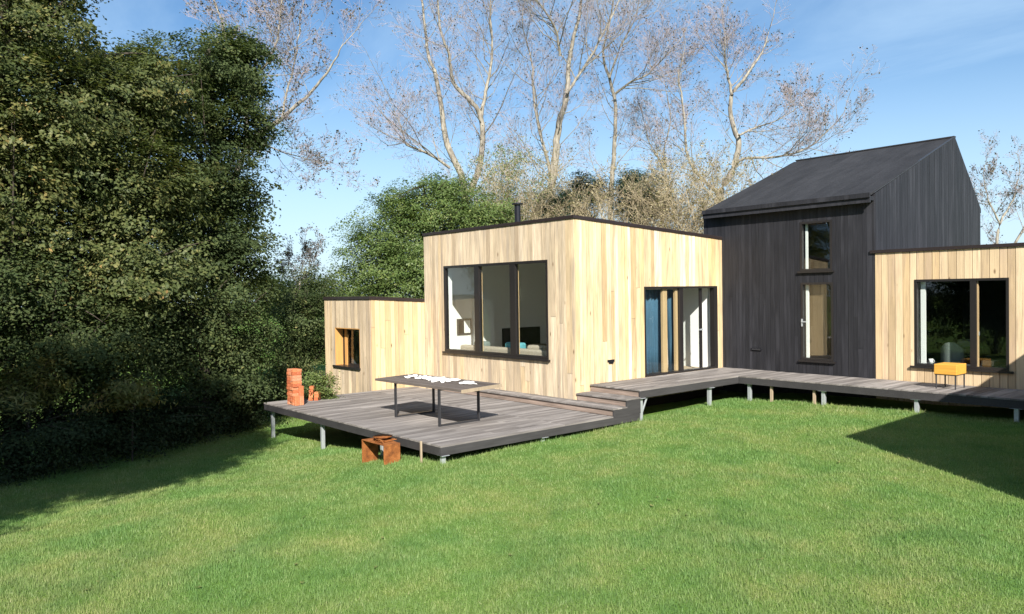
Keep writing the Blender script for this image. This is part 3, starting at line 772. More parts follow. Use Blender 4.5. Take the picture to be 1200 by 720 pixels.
# ================================================================== FURNITURE ON THE DECK
def table():
    zt = ZL + .745
    T = thing('outdoor_table', 'long weathered timber table on black steel loop legs, standing on the low terrace', 'table', (-12.45, 8.6, ZL))
    c = np.array([[-13.86, 8.06], [-11.02, 8.16], [-11.22, 9.24], [-14.05, 9.14]])   # L, N, R, K
    mb = MB(); rs = random.Random(2); k = 7
    for i in range(k):
        a, b = i / k, (i + 1) / k - .004
        q = [c[0] + (c[3] - c[0]) * a, c[1] + (c[2] - c[1]) * a, c[1] + (c[2] - c[1]) * b, c[0] + (c[3] - c[0]) * b]
        mb.hexa([(*p, zt - .045) for p in q] + [(*p, zt + rs.uniform(-.002, .001)) for p in q], rs.random())
    mb.build('tabletop', M['table_wood'], T)
    e = (c[2] - c[1]); n = np.array([e[1], -e[0]]) / np.linalg.norm(e) * .03
    q = [c[1], c[1] + n, c[2] + n, c[2]]
    mb = MB(); mb.hexa([(*p, zt - .062) for p in q] + [(*p, zt - .003) for p in q]); o = mb.build('end_board', M['pale_wood'], T); o['label'] = 'pale cut end board of the tabletop'  # raw end made paler: the sun on this face is put into its colour
    for xa in (-13.235, -11.71):
        mb = MB(); y0, y1 = 8.16, 9.08; z = ZL
        mb.bar((xa, y0, z), (xa, y0, zt - .046), .055, .03); mb.bar((xa, y1, z), (xa, y1, zt - .046), .055, .03)
        mb.bar((xa, y0 + .028, z + .018), (xa, y1 - .028, z + .018), .045, .034); mb.bar((xa, y0 + .028, zt - .06), (xa, y1 - .028, zt - .06), .05, .026)
        mb.build('leg_frame', M['metal_dark'], T)
    # white pieces drying on the table
    import bmesh
    me_list = []
    for s in range(4):
        bm = bmesh.new(); bmesh.ops.create_icosphere(bm, subdivisions=2, radius=1)
        rr = random.Random(s)
        ph = [rr.uniform(0, 6.28) for _ in range(6)]
        for v in bm.verts:
            a = math.atan2(v.co.y, v.co.x)
            k2 = 1 + .22 * math.sin(2 * a + ph[0]) + .16 * math.sin(3 * a + ph[1]) + .1 * math.sin(5 * a + ph[2])
            v.co.x *= .085 * k2; v.co.y *= .06 * k2; v.co.z = v.co.z * .016 + .012 * math.sin(a * 2 + ph[3]) * (v.co.x ** 2 + v.co.y ** 2) / .006
        me = bpy.data.meshes.new('white_piece'); bm.to_mesh(me); bm.free(); me.materials.append(M['shell'])
        for p in me.polygons: p.use_smooth = True
        me_list.append(me)
    pts = [(478.5, 442.3), (481, 441), (484, 441.2), (487, 441.3), (486, 440.3), (491, 443.8), (493.5, 442.3), (495.5, 443.5), (497, 441.7), (498.5, 444.2), (501, 443), (502.5, 445.4), (505, 444.6), (507, 446), (508.5, 443.4),
           (510.5, 447), (512, 445), (514.5, 446.4), (516, 443.5), (518.5, 447.5), (519, 444.8), (521.5, 446.2), (524, 445.3), (526.5, 446.6), (529, 445.2), (533, 446), (536.5, 445.6), (543.5, 449), (546.5, 448), (548, 449.6), (551, 448.6), (553.5, 450)]
    for i, (u, v) in enumerate(pts):
        p = on_z(u, v, zt + .01)
        f = ((p[1] - 8.1) / 1.02)
        o = bpy.data.objects.new('white_piece', me_list[i % 4]); COL.objects.link(o)
        o.location = (p[0], min(max(p[1], 8.25), 9.1), zt + .017); o.rotation_euler = (random.uniform(-.15, .15), random.uniform(-.15, .15), random.uniform(0, 6.28))
        tag(o, 'small irregular flat white piece lying among others on the outdoor table', 'scrap', 'white pieces spread on the table')
table()

def bricks():
    import bmesh
    bm = bmesh.new(); bmesh.ops.create_cube(bm, size=1)
    bmesh.ops.scale(bm, vec=(.215, .102, .066), verts=bm.verts)
    bmesh.ops.bevel(bm, geom=list(bm.edges), offset=.005, segments=1, affect='EDGES')
    me = bpy.data.meshes.new('brick'); bm.to_mesh(me); bm.free(); me.materials.append(M['brick'])
    rs = random.Random(9)
    def put(x, y, z, rz, label, group, tilt=0):
        o = bpy.data.objects.new('brick', me); COL.objects.link(o); o.location = (x, y, z); o.rotation_euler = (tilt, 0, rz)
        tag(o, label, 'brick', group)
    bx, by = -16.50, 7.50                      # tall stack
    lab = 'red brick in the tall neat stack at the terrace corner'
    for k in range(12):
        z = ZL + .034 + k * .0675
        sh = rs.uniform(-.014, .014); sy = rs.uniform(-.012, .012)
        if k == 0: lay = [(-.11, 0, 1.571), (.11, 0, 1.571)]
        elif k % 2: lay = [(-.055, -.055, 0), (-.055, .055, 0), (.11, 0, 1.571)]
        else: lay = [(-.11, 0, 1.571), (0, 0, 1.571), (.11, 0, 1.571)]
        for a, b, c in lay: put(bx + a + sh + rs.uniform(-.006, .006), by + b + sy + rs.uniform(-.004, .004), z, c + rs.uniform(-.03, .03), lab, 'bricks of the tall stack')
    lab2 = 'red brick set upright against the right side of the tall stack'
    for a, b, j in ((.225, -.055, 0), (.225, .055, 0), (.225, .055, 1)):
        o = bpy.data.objects.new('brick', me); COL.objects.link(o); o.location = (bx + a, by + b, ZL + .109 + j * .217); o.rotation_euler = (0, 1.5708, rs.uniform(-.06, .06))
        tag(o, lab2, 'brick', 'bricks leaning upright at the tall stack')
    cx, cy, va = -16.86, 8.10, 2.435           # two narrow little stacks behind, brick ends towards the lawn
    for k in range(5): put(cx + rs.uniform(-.01, .01), cy + rs.uniform(-.01, .01), ZL + .034 + k * .067, va + rs.uniform(-.06, .06), 'red brick in the small narrow stack right behind the tall one', 'bricks of the small stack')
    for k in range(3): put(cx + .085 + rs.uniform(-.01, .01), cy + .10 + rs.uniform(-.01, .01), ZL + .034 + k * .067, va + rs.uniform(-.06, .06), 'red brick in the lowest little stack, nearest the annex wall', 'bricks of the stack near the annex')
bricks()

def rust_box():
    x0, x1, y0, y1 = -11.88, -11.14, 6.62, 6.94
    zb = float(gz(-11.5, 6.75)) + .0; zt = zb + .37
    T = thing('rusty_steel_box', 'rusty open fronted steel box standing on the grass before the terrace corner', 'fire box', (-11.5, 6.75, zb))
    t = .012
    mb = MB(); mb.box(x0, x0 + t, y0, y1, zb - .04, zt - t); mb.build('side_panel', M['rust'], T)
    mb = MB(); mb.box(x1 - t, x1, y0, y1, zb - .04, zt - t); mb.build('side_panel', M['rust'], T)
    mb = MB(); mb.box(x0, x1, y0, y1, zt - t, zt); mb.build('top_plate', M['rust'], T)
    mb = MB(); mb.box(x0 + t, x1 - t, y1 - t, y1 - .001, zt - .09, zt - t); mb.build('back_rail', M['rust'], T)
    mb = MB(); prev = None
    for k in range(13):
        a = math.pi * k / 12; p = (x1 - .19 - .13 * math.cos(a), y0 + .03 , zt + .07 * math.sin(a))
        if prev: mb.bar(prev, p, .02, .012)
        prev = p
    mb.build('handle', M['rust'], T)
    # rusted grate and dish lying on it
    G = thing('rusty_grate', 'flat rusty grate with a shallow dish lying on the steel box', 'grate', (-11.4, 6.82, zt))
    mb = MB()
    for k in range(7): mb.bar((x0 + .22 + k * .055, y0 + .10, zt + .015), (x0 + .22 + k * .055, y1 + .05, zt + .03), .012)
    for k in range(2): mb.bar((x0 + .2, y0 + .12 + k * .2, zt + .03), (x0 + .57, y0 + .12 + k * .2, zt + .035), .014)
    mb.build('bars', M['rust'], G)
    mb = MB(); c = (x0 + .38, y0 + .2, zt)
    mb.tube([(c[0], c[1], zt + .038), (c[0], c[1], zt + .045), (c[0], c[1], zt + .085), (c[0], c[1], zt + .075), (c[0], c[1], zt + .055)], [.05, .09, .17, .155, .06], 18)
    mb.build('dish', M['rust'], G, smooth=True)
rust_box()

def stake():
    p = (-10.62, 7.02); z = float(gz(*p))
    mb = MB(); mb.box(p[0] - .016, p[0] + .016, p[1] - .014, p[1] + .014, z - .1, z + .36)
    tag(mb.build('wooden_stake', M['pale_wood'], bevel=.003), 'thin pale wooden stake stuck in the grass against the terrace front', 'stake')
stake()

def stool():
    x0, x1, y0, y1 = -6.12, -5.71, 16.17, 16.68
    T = thing('wooden_stool', 'honey coloured box stool on thin dark legs, standing below the wing window', 'stool', ((x0 + x1) / 2, (y0 + y1) / 2, ZU))
    mb = MB(); mb.box(x0, x1, y0, y1, ZU + .287, ZU + .485, .4); mb.build('seat_box', M['stool_wood'], T, bevel=.008)
    mb = MB(); mb.box(x0 + .012, x1 - .012, y0 + .012, y1 - .012, ZU + .270, ZU + .286); mb.build('leg_frame', M['metal_dark'], T)
    for x in (x0 + .03, x1 - .03):
        for y in (y0 + .03, y1 - .03):
            mb = MB(); mb.tube([(x, y, ZU), (x, y, ZU + .270)], [.014, .016], 8); mb.build('leg', M['metal_dark'], T)
stool()

# ================================================================== INSIDE THE ROOMS
def soft_box(name, x0, x1, y0, y1, z0, z1, material, parent=None, bev=.05):
    mb = MB(); mb.box(x0, x1, y0, y1, z0, z1)
    o = mb.build(name, material, parent, bevel=bev); o.modifiers['bevel'].segments = 3
    return o
def interior():
    # sofa with cushions behind the big window
    S = thing('sofa', 'beige sofa with its back to the three pane window, inside the pavilion', 'sofa', (-14.2, 12.6, ZU))
    soft_box('seat', -16.4, -12.3, 12.35, 13.2, ZU + .12, ZU + .42, M['beige_cloth'], S)
    soft_box('backrest', -16.4, -12.3, 12.12, 12.36, ZU + .12, ZU + .66, M['beige_cloth'], S)
    for x, w, h, mt, lab in ((-15.9, .5, .76, 'grey_cloth', 'grey cushion on the left end of the sofa'), (-14.55, .62, .78, 'teal_cloth', 'teal cushion on the middle of the sofa'), (-13.75, .55, .74, 'beige_cloth', 'beige cushion in the middle pane'), (-12.95, .62, .70, 'teal_cloth', 'pale teal blanket folded on the right end of the sofa')):
        o = soft_box('cushion', x - w / 2, x + w / 2, 12.38, 12.60, ZU + .43, ZU + h, M[mt], None, .06)
        tag(o, lab, 'cushion')
    # small framed picture on the sunlit left wall
    def picture(name, pts, plane_x, mat1, label, cat):
        pass
    xw = XL + .2
    r = lambda u, v: CAM + ray(u, v) * (xw - CAM[0]) / ray(u, v)[0]
    a, b = r(535, 374), r(552, 392)
    T = thing('framed_picture', 'small dark picture in a white frame on the sunlit inner wall', 'picture', (xw, (a[1] + b[1]) / 2, b[2]))
    mb = MB(); mb.box(xw + .004, xw + .03, a[1], b[1], b[2], a[2]); mb.build('frame', M['metal_dark'], T)
    mb = MB(); mb.box(xw + .031, xw + .034, a[1] + .05, b[1] - .3, b[2] + .05, a[2] - .05); mb.build('picture_sheet', M['screen'], T)
    mb = MB(); mb.box(xw + .031, xw + .034, b[1] - .26, b[1] - .05, b[2] + .05, a[2] - .05); mb.build('mount', M['white'], T)
    a, b = r(588, 385), r(632, 404)
    T = thing('wall_screen', 'wide dark screen hung low on the inner wall of the pavilion', 'screen', (xw, (a[1] + b[1]) / 2, b[2]))
    mb = MB(); mb.box(xw + .004, xw + .05, a[1], b[1], b[2], a[2]); mb.build('screen_body', M['frame'], T, bevel=.008)
    mb = MB(); mb.box(xw + .051, xw + .056, a[1] + .03, b[1] - .03, b[2] + .03, a[2] - .03); mb.build('screen_glass', M['screen'], T)
    rx = lambda u, v, x: CAM + ray(u, v) * (x - CAM[0]) / ray(u, v)[0]
    a, b = rx(563, 350, -16.75), rx(579, 350, -16.75)
    T = thing('tall_cupboard', 'tall white cupboard standing inside the pavilion left of the screen', 'cupboard', (xw + .2, (a[1] + b[1]) / 2, ZU))
    mb = MB(); mb.box(xw + .006, -16.75, a[1], b[1], ZU, a[2]); mb.build('carcass', M['white_gloss'], T, bevel=.01)
    mb = MB(); mb.box(-16.747, -16.73, a[1] + .02, b[1] - .02, ZU + .08, a[2] - .04); mb.build('door', M['white_gloss'], T)
    a, b = rx(612, 406, -16.4), rx(645, 406, -16.4)
    T = thing('low_table', 'low pale table under the screen inside the pavilion', 'table', (-16.6, (a[1] + b[1]) / 2, ZU))
    mb = MB(); mb.box(-16.9, -16.4, a[1], b[1], a[2] - .05, a[2]); mb.build('top', M['pale_wood'], T)
    for x in (-16.85, -16.45):
        for y in (a[1] + .05, b[1] - .05):
            mb = MB(); mb.box(x - .02, x + .02, y - .02, y + .02, ZU, a[2] - .05); mb.build('leg', M['pale_wood'], T)
    # blue curtains hanging behind the fixed leaf of the sliding door
    for (ya, yb_, lab) in ((14.0, 15.05, 'deep blue pleated curtain behind the left pane of the sliding door'), (15.22, 15.50, 'narrow gathered blue curtain between the oak posts of the sliding door')):
        n = 70; V = []; F = []
        for i in range(n + 1):
            y = ya + (yb_ - ya) * i / n
            for j, z in enumerate((ZU + .03, 1.2, 1.9, 2.65)):
                dx = .035 * math.sin(i * .75 + .3 * j) + .02 * math.sin(i * .31 + j)
                V.append((X0 - .30 + dx, y + .01 * math.sin(j * 2 + i * .2), z))
        for i in range(n):
            for j in range(3): F.append((i * 4 + j, (i + 1) * 4 + j, (i + 1) * 4 + j + 1, i * 4 + j + 1))
        o = mesh_np('curtain', V, F, M['blue_cloth'], smooth=True)
        sm = o.modifiers.new('thickness', 'SOLIDIFY'); sm.thickness = .006
        tag(o, lab, 'curtain')
    # right wing: armchair back, pale shape on a shelf, cup, crate
    T = thing('grey_armchair', 'grey fabric armchair seen through the wing window', 'armchair', (-6.6, 18.3, ZU))
    a, b = on_y(1099, 412, 18.0), on_y(1126, 412, 18.0)
    mb = MB(); n = 14
    prof = [(0, ZU + .4), (1, 1.38)]
    L = b[0] - a[0]
    for i in range(n):
        f0, f1 = i / n, (i + 1) / n
        zt0 = 1.40 - .35 * abs(f0 - .5) ** 2.2 * 2; zt1 = 1.40 - .35 * abs(f1 - .5) ** 2.2 * 2
        c0 = .12 * (1 - (2 * f0 - 1) ** 2); c1 = .12 * (1 - (2 * f1 - 1) ** 2)
        x0, x1 = a[0] + L * f0, a[0] + L * f1; y0, y1 = 18.15 - c0, 18.15 - c1
        mb.hexa([(x0, y0, ZU + .3), (x1, y1, ZU + .3), (x1, y1 + .12, ZU + .3), (x0, y0 + .12, ZU + .3), (x0, y0, zt0), (x1, y1, zt1), (x1, y1 + .12, zt1), (x0, y0 + .12, zt0)])
    mb.build('backrest', M['grey_cloth'], T)
    soft_box('seat', a[0] + .03, b[0] - .03, 18.2, 18.8, ZU + .3, ZU + .48, M['grey_cloth'], T)
    for x in (a[0] + .08, b[0] - .08):
        for y in (18.2, 18.7):
            mb = MB(); mb.tube([(x, y, ZU), (x, y, ZU + .3)], [.015, .02], 8); mb.build('leg', M['metal_dark'], T)
    p, q = on_y(1119, 408, 19.2), on_y(1137, 400, 19.2)
    T = thing('side_cabinet', 'dark cabinet inside the wing carrying a pale cushion', 'cabinet', (p[0], 19.4, ZU))
    mb = MB(); mb.box(p[0] - .3, q[0] + .1, 19.2, 19.7, ZU + .08, p[2]); mb.build('carcass', M['dark_room'], T)
    mb = MB(); mb.box(p[0] - .25, q[0] + .05, 19.25, 19.65, ZU, ZU + .08); mb.build('plinth', M['frame'], T)
    o = soft_box('cushion', p[0] + .0, q[0], 19.3, 19.5, p[2] + .002, p[2] + .2, M['grey_cloth'], None, .06); tag(o, 'pale grey cushion on the dark cabinet in the wing', 'cushion')
    p, q = on_y(1152, 428, 17.6), on_y(1167, 423, 17.6)
    T = thing('writing_desk', 'dark desk behind the right pane of the wing window', 'desk', (p[0], 17.7, ZU))
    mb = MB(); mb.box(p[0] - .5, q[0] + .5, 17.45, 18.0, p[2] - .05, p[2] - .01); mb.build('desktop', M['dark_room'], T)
    for x in (p[0] - .45, q[0] + .45):
        mb = MB(); mb.box(x - .02, x + .02, 17.5, 17.95, ZU, p[2] - .05); mb.build('leg', M['metal_dark'], T)
    o = soft_box('wooden_crate', p[0], q[0], 17.5, 17.8, p[2] - .008, q[2], M['pale_wood'], None, .01); tag(o, 'small pale wooden box on the desk behind the right pane', 'box')
    p = on_y(1091, 426, 17.6)
    T = thing('white_mug', 'white mug on the inner ledge at the left of the wing window', 'mug', (p[0], 17.6, 1.02))
    mb = MB(); mb.tube([(p[0], 17.6, p[2]), (p[0], 17.6, p[2] + .10), (p[0], 17.6, p[2] + .098), (p[0], 17.6, p[2] + .02)], [.04, .045, .038, .035], 14); mb.build('cup', M['white_gloss'], T, smooth=True)
    mb = MB(); prev = None
    for k in range(9):
        an = -1.57 + math.pi * k / 8; c = (p[0] + .04 + .028 * math.cos(an), 17.6, p[2] + .05 + .03 * math.sin(an))
        if prev: mb.bar(prev, c, .01)
        prev = c
    mb.build('handle', M['white_gloss'], T)
    T = thing('window_bench', 'dark ledge table under the left pane of the wing window', 'table', (p[0] + .2, 17.65, ZU))
    mb = MB(); mb.box(p[0] - .25, p[0] + .9, 17.42, 17.9, p[2] - .04, p[2] - .002); mb.build('top', M['dark_room'], T)
    for x in (p[0] - .2, p[0] + .85):
        mb = MB(); mb.box(x - .02, x + .02, 17.5, 17.85, ZU, p[2] - .04); mb.build('leg', M['metal_dark'], T)
interior()

# ================================================================== VEGETATION
def leaves_mesh(name, C, material, parent, size=(.05, .09), aspect=.55, tone=None, droop=.0, up=.35, base=None):
    n = len(C)
    nrm = RNG.normal(size=(n, 3)); nrm[:, 2] = np.abs(nrm[:, 2]) + up
    if base is not None: nrm = nrm * .45 + base
    nrm /= np.linalg.norm(nrm, axis=1, keepdims=True)
    a = RNG.normal(size=(n, 3)); a -= nrm * (a * nrm).sum(1, keepdims=True); a /= np.linalg.norm(a, axis=1, keepdims=True)
    a[:, 2] -= droop
    b = np.cross(nrm, a)
    L = RNG.uniform(size[0], size[1], (n, 1)); W = L * aspect * RNG.uniform(.8, 1.2, (n, 1))
    V = np.empty((n, 4, 3), np.float32)
    V[:, 0] = C - a * L * .5; V[:, 1] = C + b * W * .5 + nrm * L * .08; V[:, 2] = C + a * L * .5; V[:, 3] = C - b * W * .5 + nrm * L * .08
    return mesh_np(name, V.reshape(-1, 3), np.arange(n * 4).reshape(n, 4), material, parent, tone)

def clumps(blobs, n_sprays, per, spray_r=.38, flat=.45, fill=.55):
    """blobs: (center, (rx,ry,rz)); sprays sit mostly towards the blob surface; leaves scatter around each spray"""
    blobs = [(np.array(c, float), np.array(r, float) if np.ndim(r) else np.array([r] * 3, float)) for c, r in blobs]
    vol = np.array([r.prod() ** (2 / 3) for _, r in blobs]); vol /= vol.sum()
    # foliage pads on the surface of every blob, sprays around the pads: light pads with dark hollows between
    npad = np.maximum(5, (vol * n_sprays / 8).astype(int)); PC = []; PD = []; PR = []
    for (c, rr), k in zip(blobs, npad):
        dd = RNG.normal(size=(k, 3)); dd /= np.linalg.norm(dd, axis=1, keepdims=True)
        q = np.where(RNG.random(k) < .74, RNG.uniform(fill + .1, 1.04, k), RNG.uniform(.15, fill + .1, k))
        PC.append(c + dd * q[:, None] * rr); PD.append(dd); PR.append(np.full(k, rr.mean()))
    PC = np.concatenate(PC); PD = np.concatenate(PD); PR = np.concatenate(PR)
    idx = RNG.integers(0, len(PC), n_sprays); d = PD[idx]
    S = PC[idx] + RNG.normal(0, 1, (n_sprays, 3)) * (PR[idx] * .25)[:, None] * np.array([1, 1, .75])
    r = spray_r * RNG.uniform(.6, 1.4, n_sprays)
    off = RNG.normal(size=(n_sprays, per, 3)) * .5 * r[:, None, None]
    off[..., 2] *= flat
    # droop of the spray away from the crown centre
    rr = np.linalg.norm(off[..., :2], axis=-1); off[..., 2] -= rr * .35
    stone = np.clip(RNG.beta(2, 2.4, len(PC))[idx] * .7 + RNG.beta(2, 2.4, n_sprays) * .3, 0, 1)
    tone = np.clip(stone[:, None] * .85 + RNG.normal(.06, .14, (n_sprays, per)), 0, 1)
    base = d + np.array([0, 0, .55]) + RNG.normal(0, .35, (n_sprays, 3))
    return (S[:, None] + off).reshape(-1, 3), tone.ravel(), S, np.repeat(base, per, 0)

# ---- branch networks
class Net:
    def __init__(s): s.lines = []; s.tips = []; s.segs = []
    def grow(s, p, d, L, r, level, maxl, rnd, kids=(6, 8, 6), spread=.75, tropism=.12, wob=.25):
        nseg = (7, 5, 4, 3)[min(level, 3)]
        pts = [p]; rad = [r]; d = np.array(d, float); d /= np.linalg.norm(d)
        for i in range(nseg):
            d = d + np.array([rnd.gauss(0, wob), rnd.gauss(0, wob), rnd.gauss(0, wob) * .7 + tropism]); d /= np.linalg.norm(d)
            pts.append(pts[-1] + d * L / nseg); rad.append(max(r * (1 - .78 * (i + 1) / nseg), .0042))
        s.lines.append((np.array(pts), np.array(rad), level))
        if level >= maxl: s.tips.append(pts[-1]); s.tips.append(pts[len(pts) // 2]); return
        s.kids(pts, rad, L, level, maxl, rnd, kids, spread, tropism, wob)
        s.tips.append(pts[-1])
    def kids(s, pts, rad, L, level, maxl, rnd, kids, spread, tropism, wob, lo=.2, num=None, length=None):
        pts = [np.array(q) for q in pts]; n = num or kids[min(level, len(kids) - 1)]
        seglen = [np.linalg.norm(b - a) for a, b in zip(pts[:-1], pts[1:])]; tot = sum(seglen)
        for k in range(n):
            f = lo + (1 - lo) * (k + rnd.random()) / n; t = f * tot; i = 0
            while i < len(seglen) - 1 and t > seglen[i]: t -= seglen[i]; i += 1
            w = min(1, t / seglen[i]); q = pts[i] * (1 - w) + pts[i + 1] * w; rr = rad[i] * (1 - w) + rad[i + 1] * w
            dd = (pts[i + 1] - pts[i]) / seglen[i]
            side = np.array([rnd.gauss(0, 1), rnd.gauss(0, 1), rnd.gauss(0, .5)]); side -= dd * side.dot(dd); side /= np.linalg.norm(side)
            nd = dd * (1 - spread * .55) + side * spread
            ln = (length or L * .52) * (1.1 - .62 * f) * rnd.uniform(.65, 1.25)
            s.grow(q, nd, ln, min(rr * .48, .0068 * ln + .003), level + 1, maxl, rnd, kids, spread, tropism, wob)
    def mesh(s, name, material, parent, levels, sides):
        V = []; F = []; base = 0
        groups = {}
        for pts, rad, lv in s.lines:
            if lv in levels: groups.setdefault(len(pts), []).append((pts, rad))
        for n, items in groups.items():
            P = np.stack([a for a, _ in items]); R = np.stack([b for _, b in items]); k = len(items)
            T = np.empty_like(P); T[:, 1:-1] = P[:, 2:] - P[:, :-2]; T[:, 0] = P[:, 1] - P[:, 0]; T[:, -1] = P[:, -1] - P[:, -2]
            T /= np.linalg.norm(T, axis=2, keepdims=True) + 1e-9
            up = np.zeros_like(T); up[..., 2] = 1; m_ = np.abs(T[..., 2]) > .9; up[m_] = (0, 1, 0)
            A = np.cross(T, up); A /= np.linalg.norm(A, axis=2, keepdims=True) + 1e-9; B = np.cross(A, T)
            an = 2 * np.pi * np.arange(sides) / sides
            ring = P[:, :, None] + R[:, :, None, None] * (A[:, :, None] * np.cos(an)[None, None, :, None] + B[:, :, None] * np.sin(an)[None, None, :, None])
            V.append(ring.reshape(-1, 3))
            i = np.arange(k)[:, None, None]; j = np.arange(n - 1)[None, :, None]; q = np.arange(sides)[None, None, :]; q2 = (q + 1) % sides
            f = lambda jj, qq: base + (i * n + jj) * sides + qq
            F.append(np.stack(np.broadcast_arrays(f(j, q), f(j, q2), f(j + 1, q2), f(j + 1, q)), -1).reshape(-1, 4)); base += ring.reshape(-1, 3).shape[0]
        if not V: return None
        return mesh_np(name, np.concatenate(V), np.concatenate(F), material, parent, smooth=True)

def smooth_line(P, R, k=4):
    P = np.array(P, float); R = np.array(R, float); out = []; ro = []
    for i in range(len(P) - 1):
        a = P[max(i - 1, 0)]; b = P[i]; c = P[i + 1]; d = P[min(i + 2, len(P) - 1)]
        for j in range(k):
            t = j / k
            out.append(.5 * ((2 * b) + (-a + c) * t + (2 * a - 5 * b + 4 * c - d) * t * t + (-a + 3 * b - 3 * c + d) * t ** 3)); ro.append(R[i] * (1 - t) + R[i + 1] * t)
    out.append(P[-1]); ro.append(R[-1])
    return out, ro

def bare_tree(label, stems, depth, seed, n_kids=16, klen=3.0, leaf_p=.16, group='tall bare trees behind the house', leafsize=(.06, .11), kids=(9, 9, 10), base_extra=True, maxl=3, name='bare_tree', cat='tree'):
    rnd = random.Random(seed); net = Net(); root = None
    trunk = Net()
    for si, (pts, r0, r1, dz) in enumerate(stems):
        r0 *= .68; r1 *= .6
        n = len(pts); P = []; R = []
        for i, (u, v) in enumerate(pts):
            P.append(at(u, v, depth + dz * i / max(1, n - 1))); R.append(r0 + (r1 - r0) * i / (n - 1))
        if si == 0:
            b = P[0].copy(); g = float(gz(b[0], b[1]))
            P = [np.array([b[0] + .2, b[1], g - .3]), np.array([b[0] + .1, b[1], (g + b[2]) / 2])] + P; R = [r0 * 1.35, r0 * 1.12] + R
            root = P[0]
        pl, rl = smooth_line(P, R)
        for i in range(1, len(pl) - 1):
            pl[i] = pl[i] + np.array([rnd.gauss(0, .018), rnd.gauss(0, .018), 0])
        # keep stems going above the frame
        d = (pl[-1] - pl[-4]); d /= np.linalg.norm(d)
        trunk.lines.append((np.array(pl), np.array(rl), 0))
        lo = .3 if si == 0 else .12
        net.kids(pl, rl, klen * 1.9, 0, maxl, rnd, kids, .72, .13, .15, lo=lo, num=n_kids, length=klen * 1.15)
        net.grow(pl[-1], d, klen, rl[-1], 1, maxl, rnd, kids, .8, .12, .2)
    T = thing(name, label, cat, root, group)
    trunk.mesh('trunk', M['bark_pale'], T, (0,), 9)
    net.mesh('branches', M['bark_pale'], T, (1,), 5)
    net.mesh('twigs', M['bark_twig'], T, (2, 3, 4), 3)
    tips = np.array(net.tips)
    tips = tips[RNG.random(len(tips)) < leaf_p]
    if len(tips):
        C = tips + RNG.normal(0, .05, (len(tips), 3))
        leaves_mesh('leaves', C, M['leaf_sparse'], T, leafsize, .6, RNG.random(len(C)))
    return T

bare_tree('tall twin stemmed bare tree rising behind the round green bush', [
    ([(544, 222), (524, 170), (518, 134), (511, 90), (502, 65), (497, 22), (491, -30)], .22, .06, 1),
    ([(552, 226), (565, 180), (563, 137), (549, 116), (531, 97), (526, 65), (517, 36), (512, -20)], .21, .05, -1),
    ([(563, 140), (569, 108), (576, 72), (576, 36), (574, -25)], .13, .05, 1.5),
    ([(527, 197), (502, 180), (477, 170), (473, 159), (462, 130)], .10, .03, -1.5)], 34, 1, 19, 3.3)
bare_tree('thickest tall bare tree with two stems just right of the chimney', [
    ([(628, 250), (646, 217), (652, 173), (656, 144), (665, 108), (668, 65), (679, 18), (684, -30)], .30, .07, .5),
    ([(646, 249), (645, 202), (632, 155), (625, 108), (623, 72), (612, 30)], .13, .04, 1.5),
    ([(656, 66), (649, 29), (618, -10)], .09, .05, -1),
    ([(664, 110), (690, 70), (712, 30), (730, -10)], .10, .04, 1)], 33, 2, 19, 3.2)
bare_tree('dark trunked bare tree standing over the middle of the larch pavilion', [
    ([(716, 252), (718, 202), (721, 166), (721, 123), (714, 90), (707, 61), (716, 20), (722, -30)], .18, .05, 1),
    ([(721, 110), (740, 96), (759, 87), (785, 60)], .09, .03, -1),
    ([(714, 92), (727, 55), (745, 20), (752, -20)], .08, .03, 1)], 36, 3, 20, 3.2)
bare_tree('broad leaning bare tree with drooping right limbs left of the black gable', [
    ([(842, 236), (858, 202), (866, 170), (858, 144), (857, 112), (871, 94), (893, 61), (900, 40)], .22, .04, 1),
    ([(858, 112), (853, 85), (848, 60), (850, 40)], .09, .03, 1),
    ([(862, 196), (871, 186), (911, 184), (947, 173), (976, 148), (990, 130)], .09, .02, -1.5),
    ([(866, 159), (885, 150), (911, 141), (940, 123)], .07, .02, 1),
    ([(845, 230), (808, 190), (802, 134), (795, 90), (800, 70)], .10, .03, 1)], 31, 4, 18, 2.3)
bare_tree('small bare tree at the right edge behind the black gable', [
    ([(1167, 300), (1172, 262), (1187, 233), (1194, 205)], .09, .03, 1),
    ([(1172, 262), (1158, 235), (1152, 205)], .06, .02, 0),
    ([(1187, 290), (1215, 240), (1222, 200)], .08, .02, 0)], 30, 5, 9, 1.5, .3)
bare_tree('bare tree reaching a long pale limb out of the left green trees', [
    ([(262, 260), (290, 175), (311, 152), (336, 134), (365, 108), (387, 79), (400, 55)], .16, .03, -.5),
    ([(290, 175), (285, 110), (270, 60), (255, 10), (240, -30)], .11, .04, 1),
    ([(330, 139), (338, 100), (348, 60), (352, 20)], .06, .03, 1),
    ([(300, 165), (330, 178), (352, 184), (370, 190)], .04, .012, -.5),
    ([(285, 112), (320, 60), (330, 10), (335, -20)], .07, .03, 0)], 25, 6, 12, 2.0, .3)
bare_tree('pale bare tree rising between the broad leaning tree and the dark trunk', [
    ([(775, 262), (782, 225), (778, 180), (786, 140), (780, 105)], .10, .03, 1),
    ([(780, 200), (760, 165), (752, 130)], .06, .02, 0)], 38, 7, 15, 2.4)

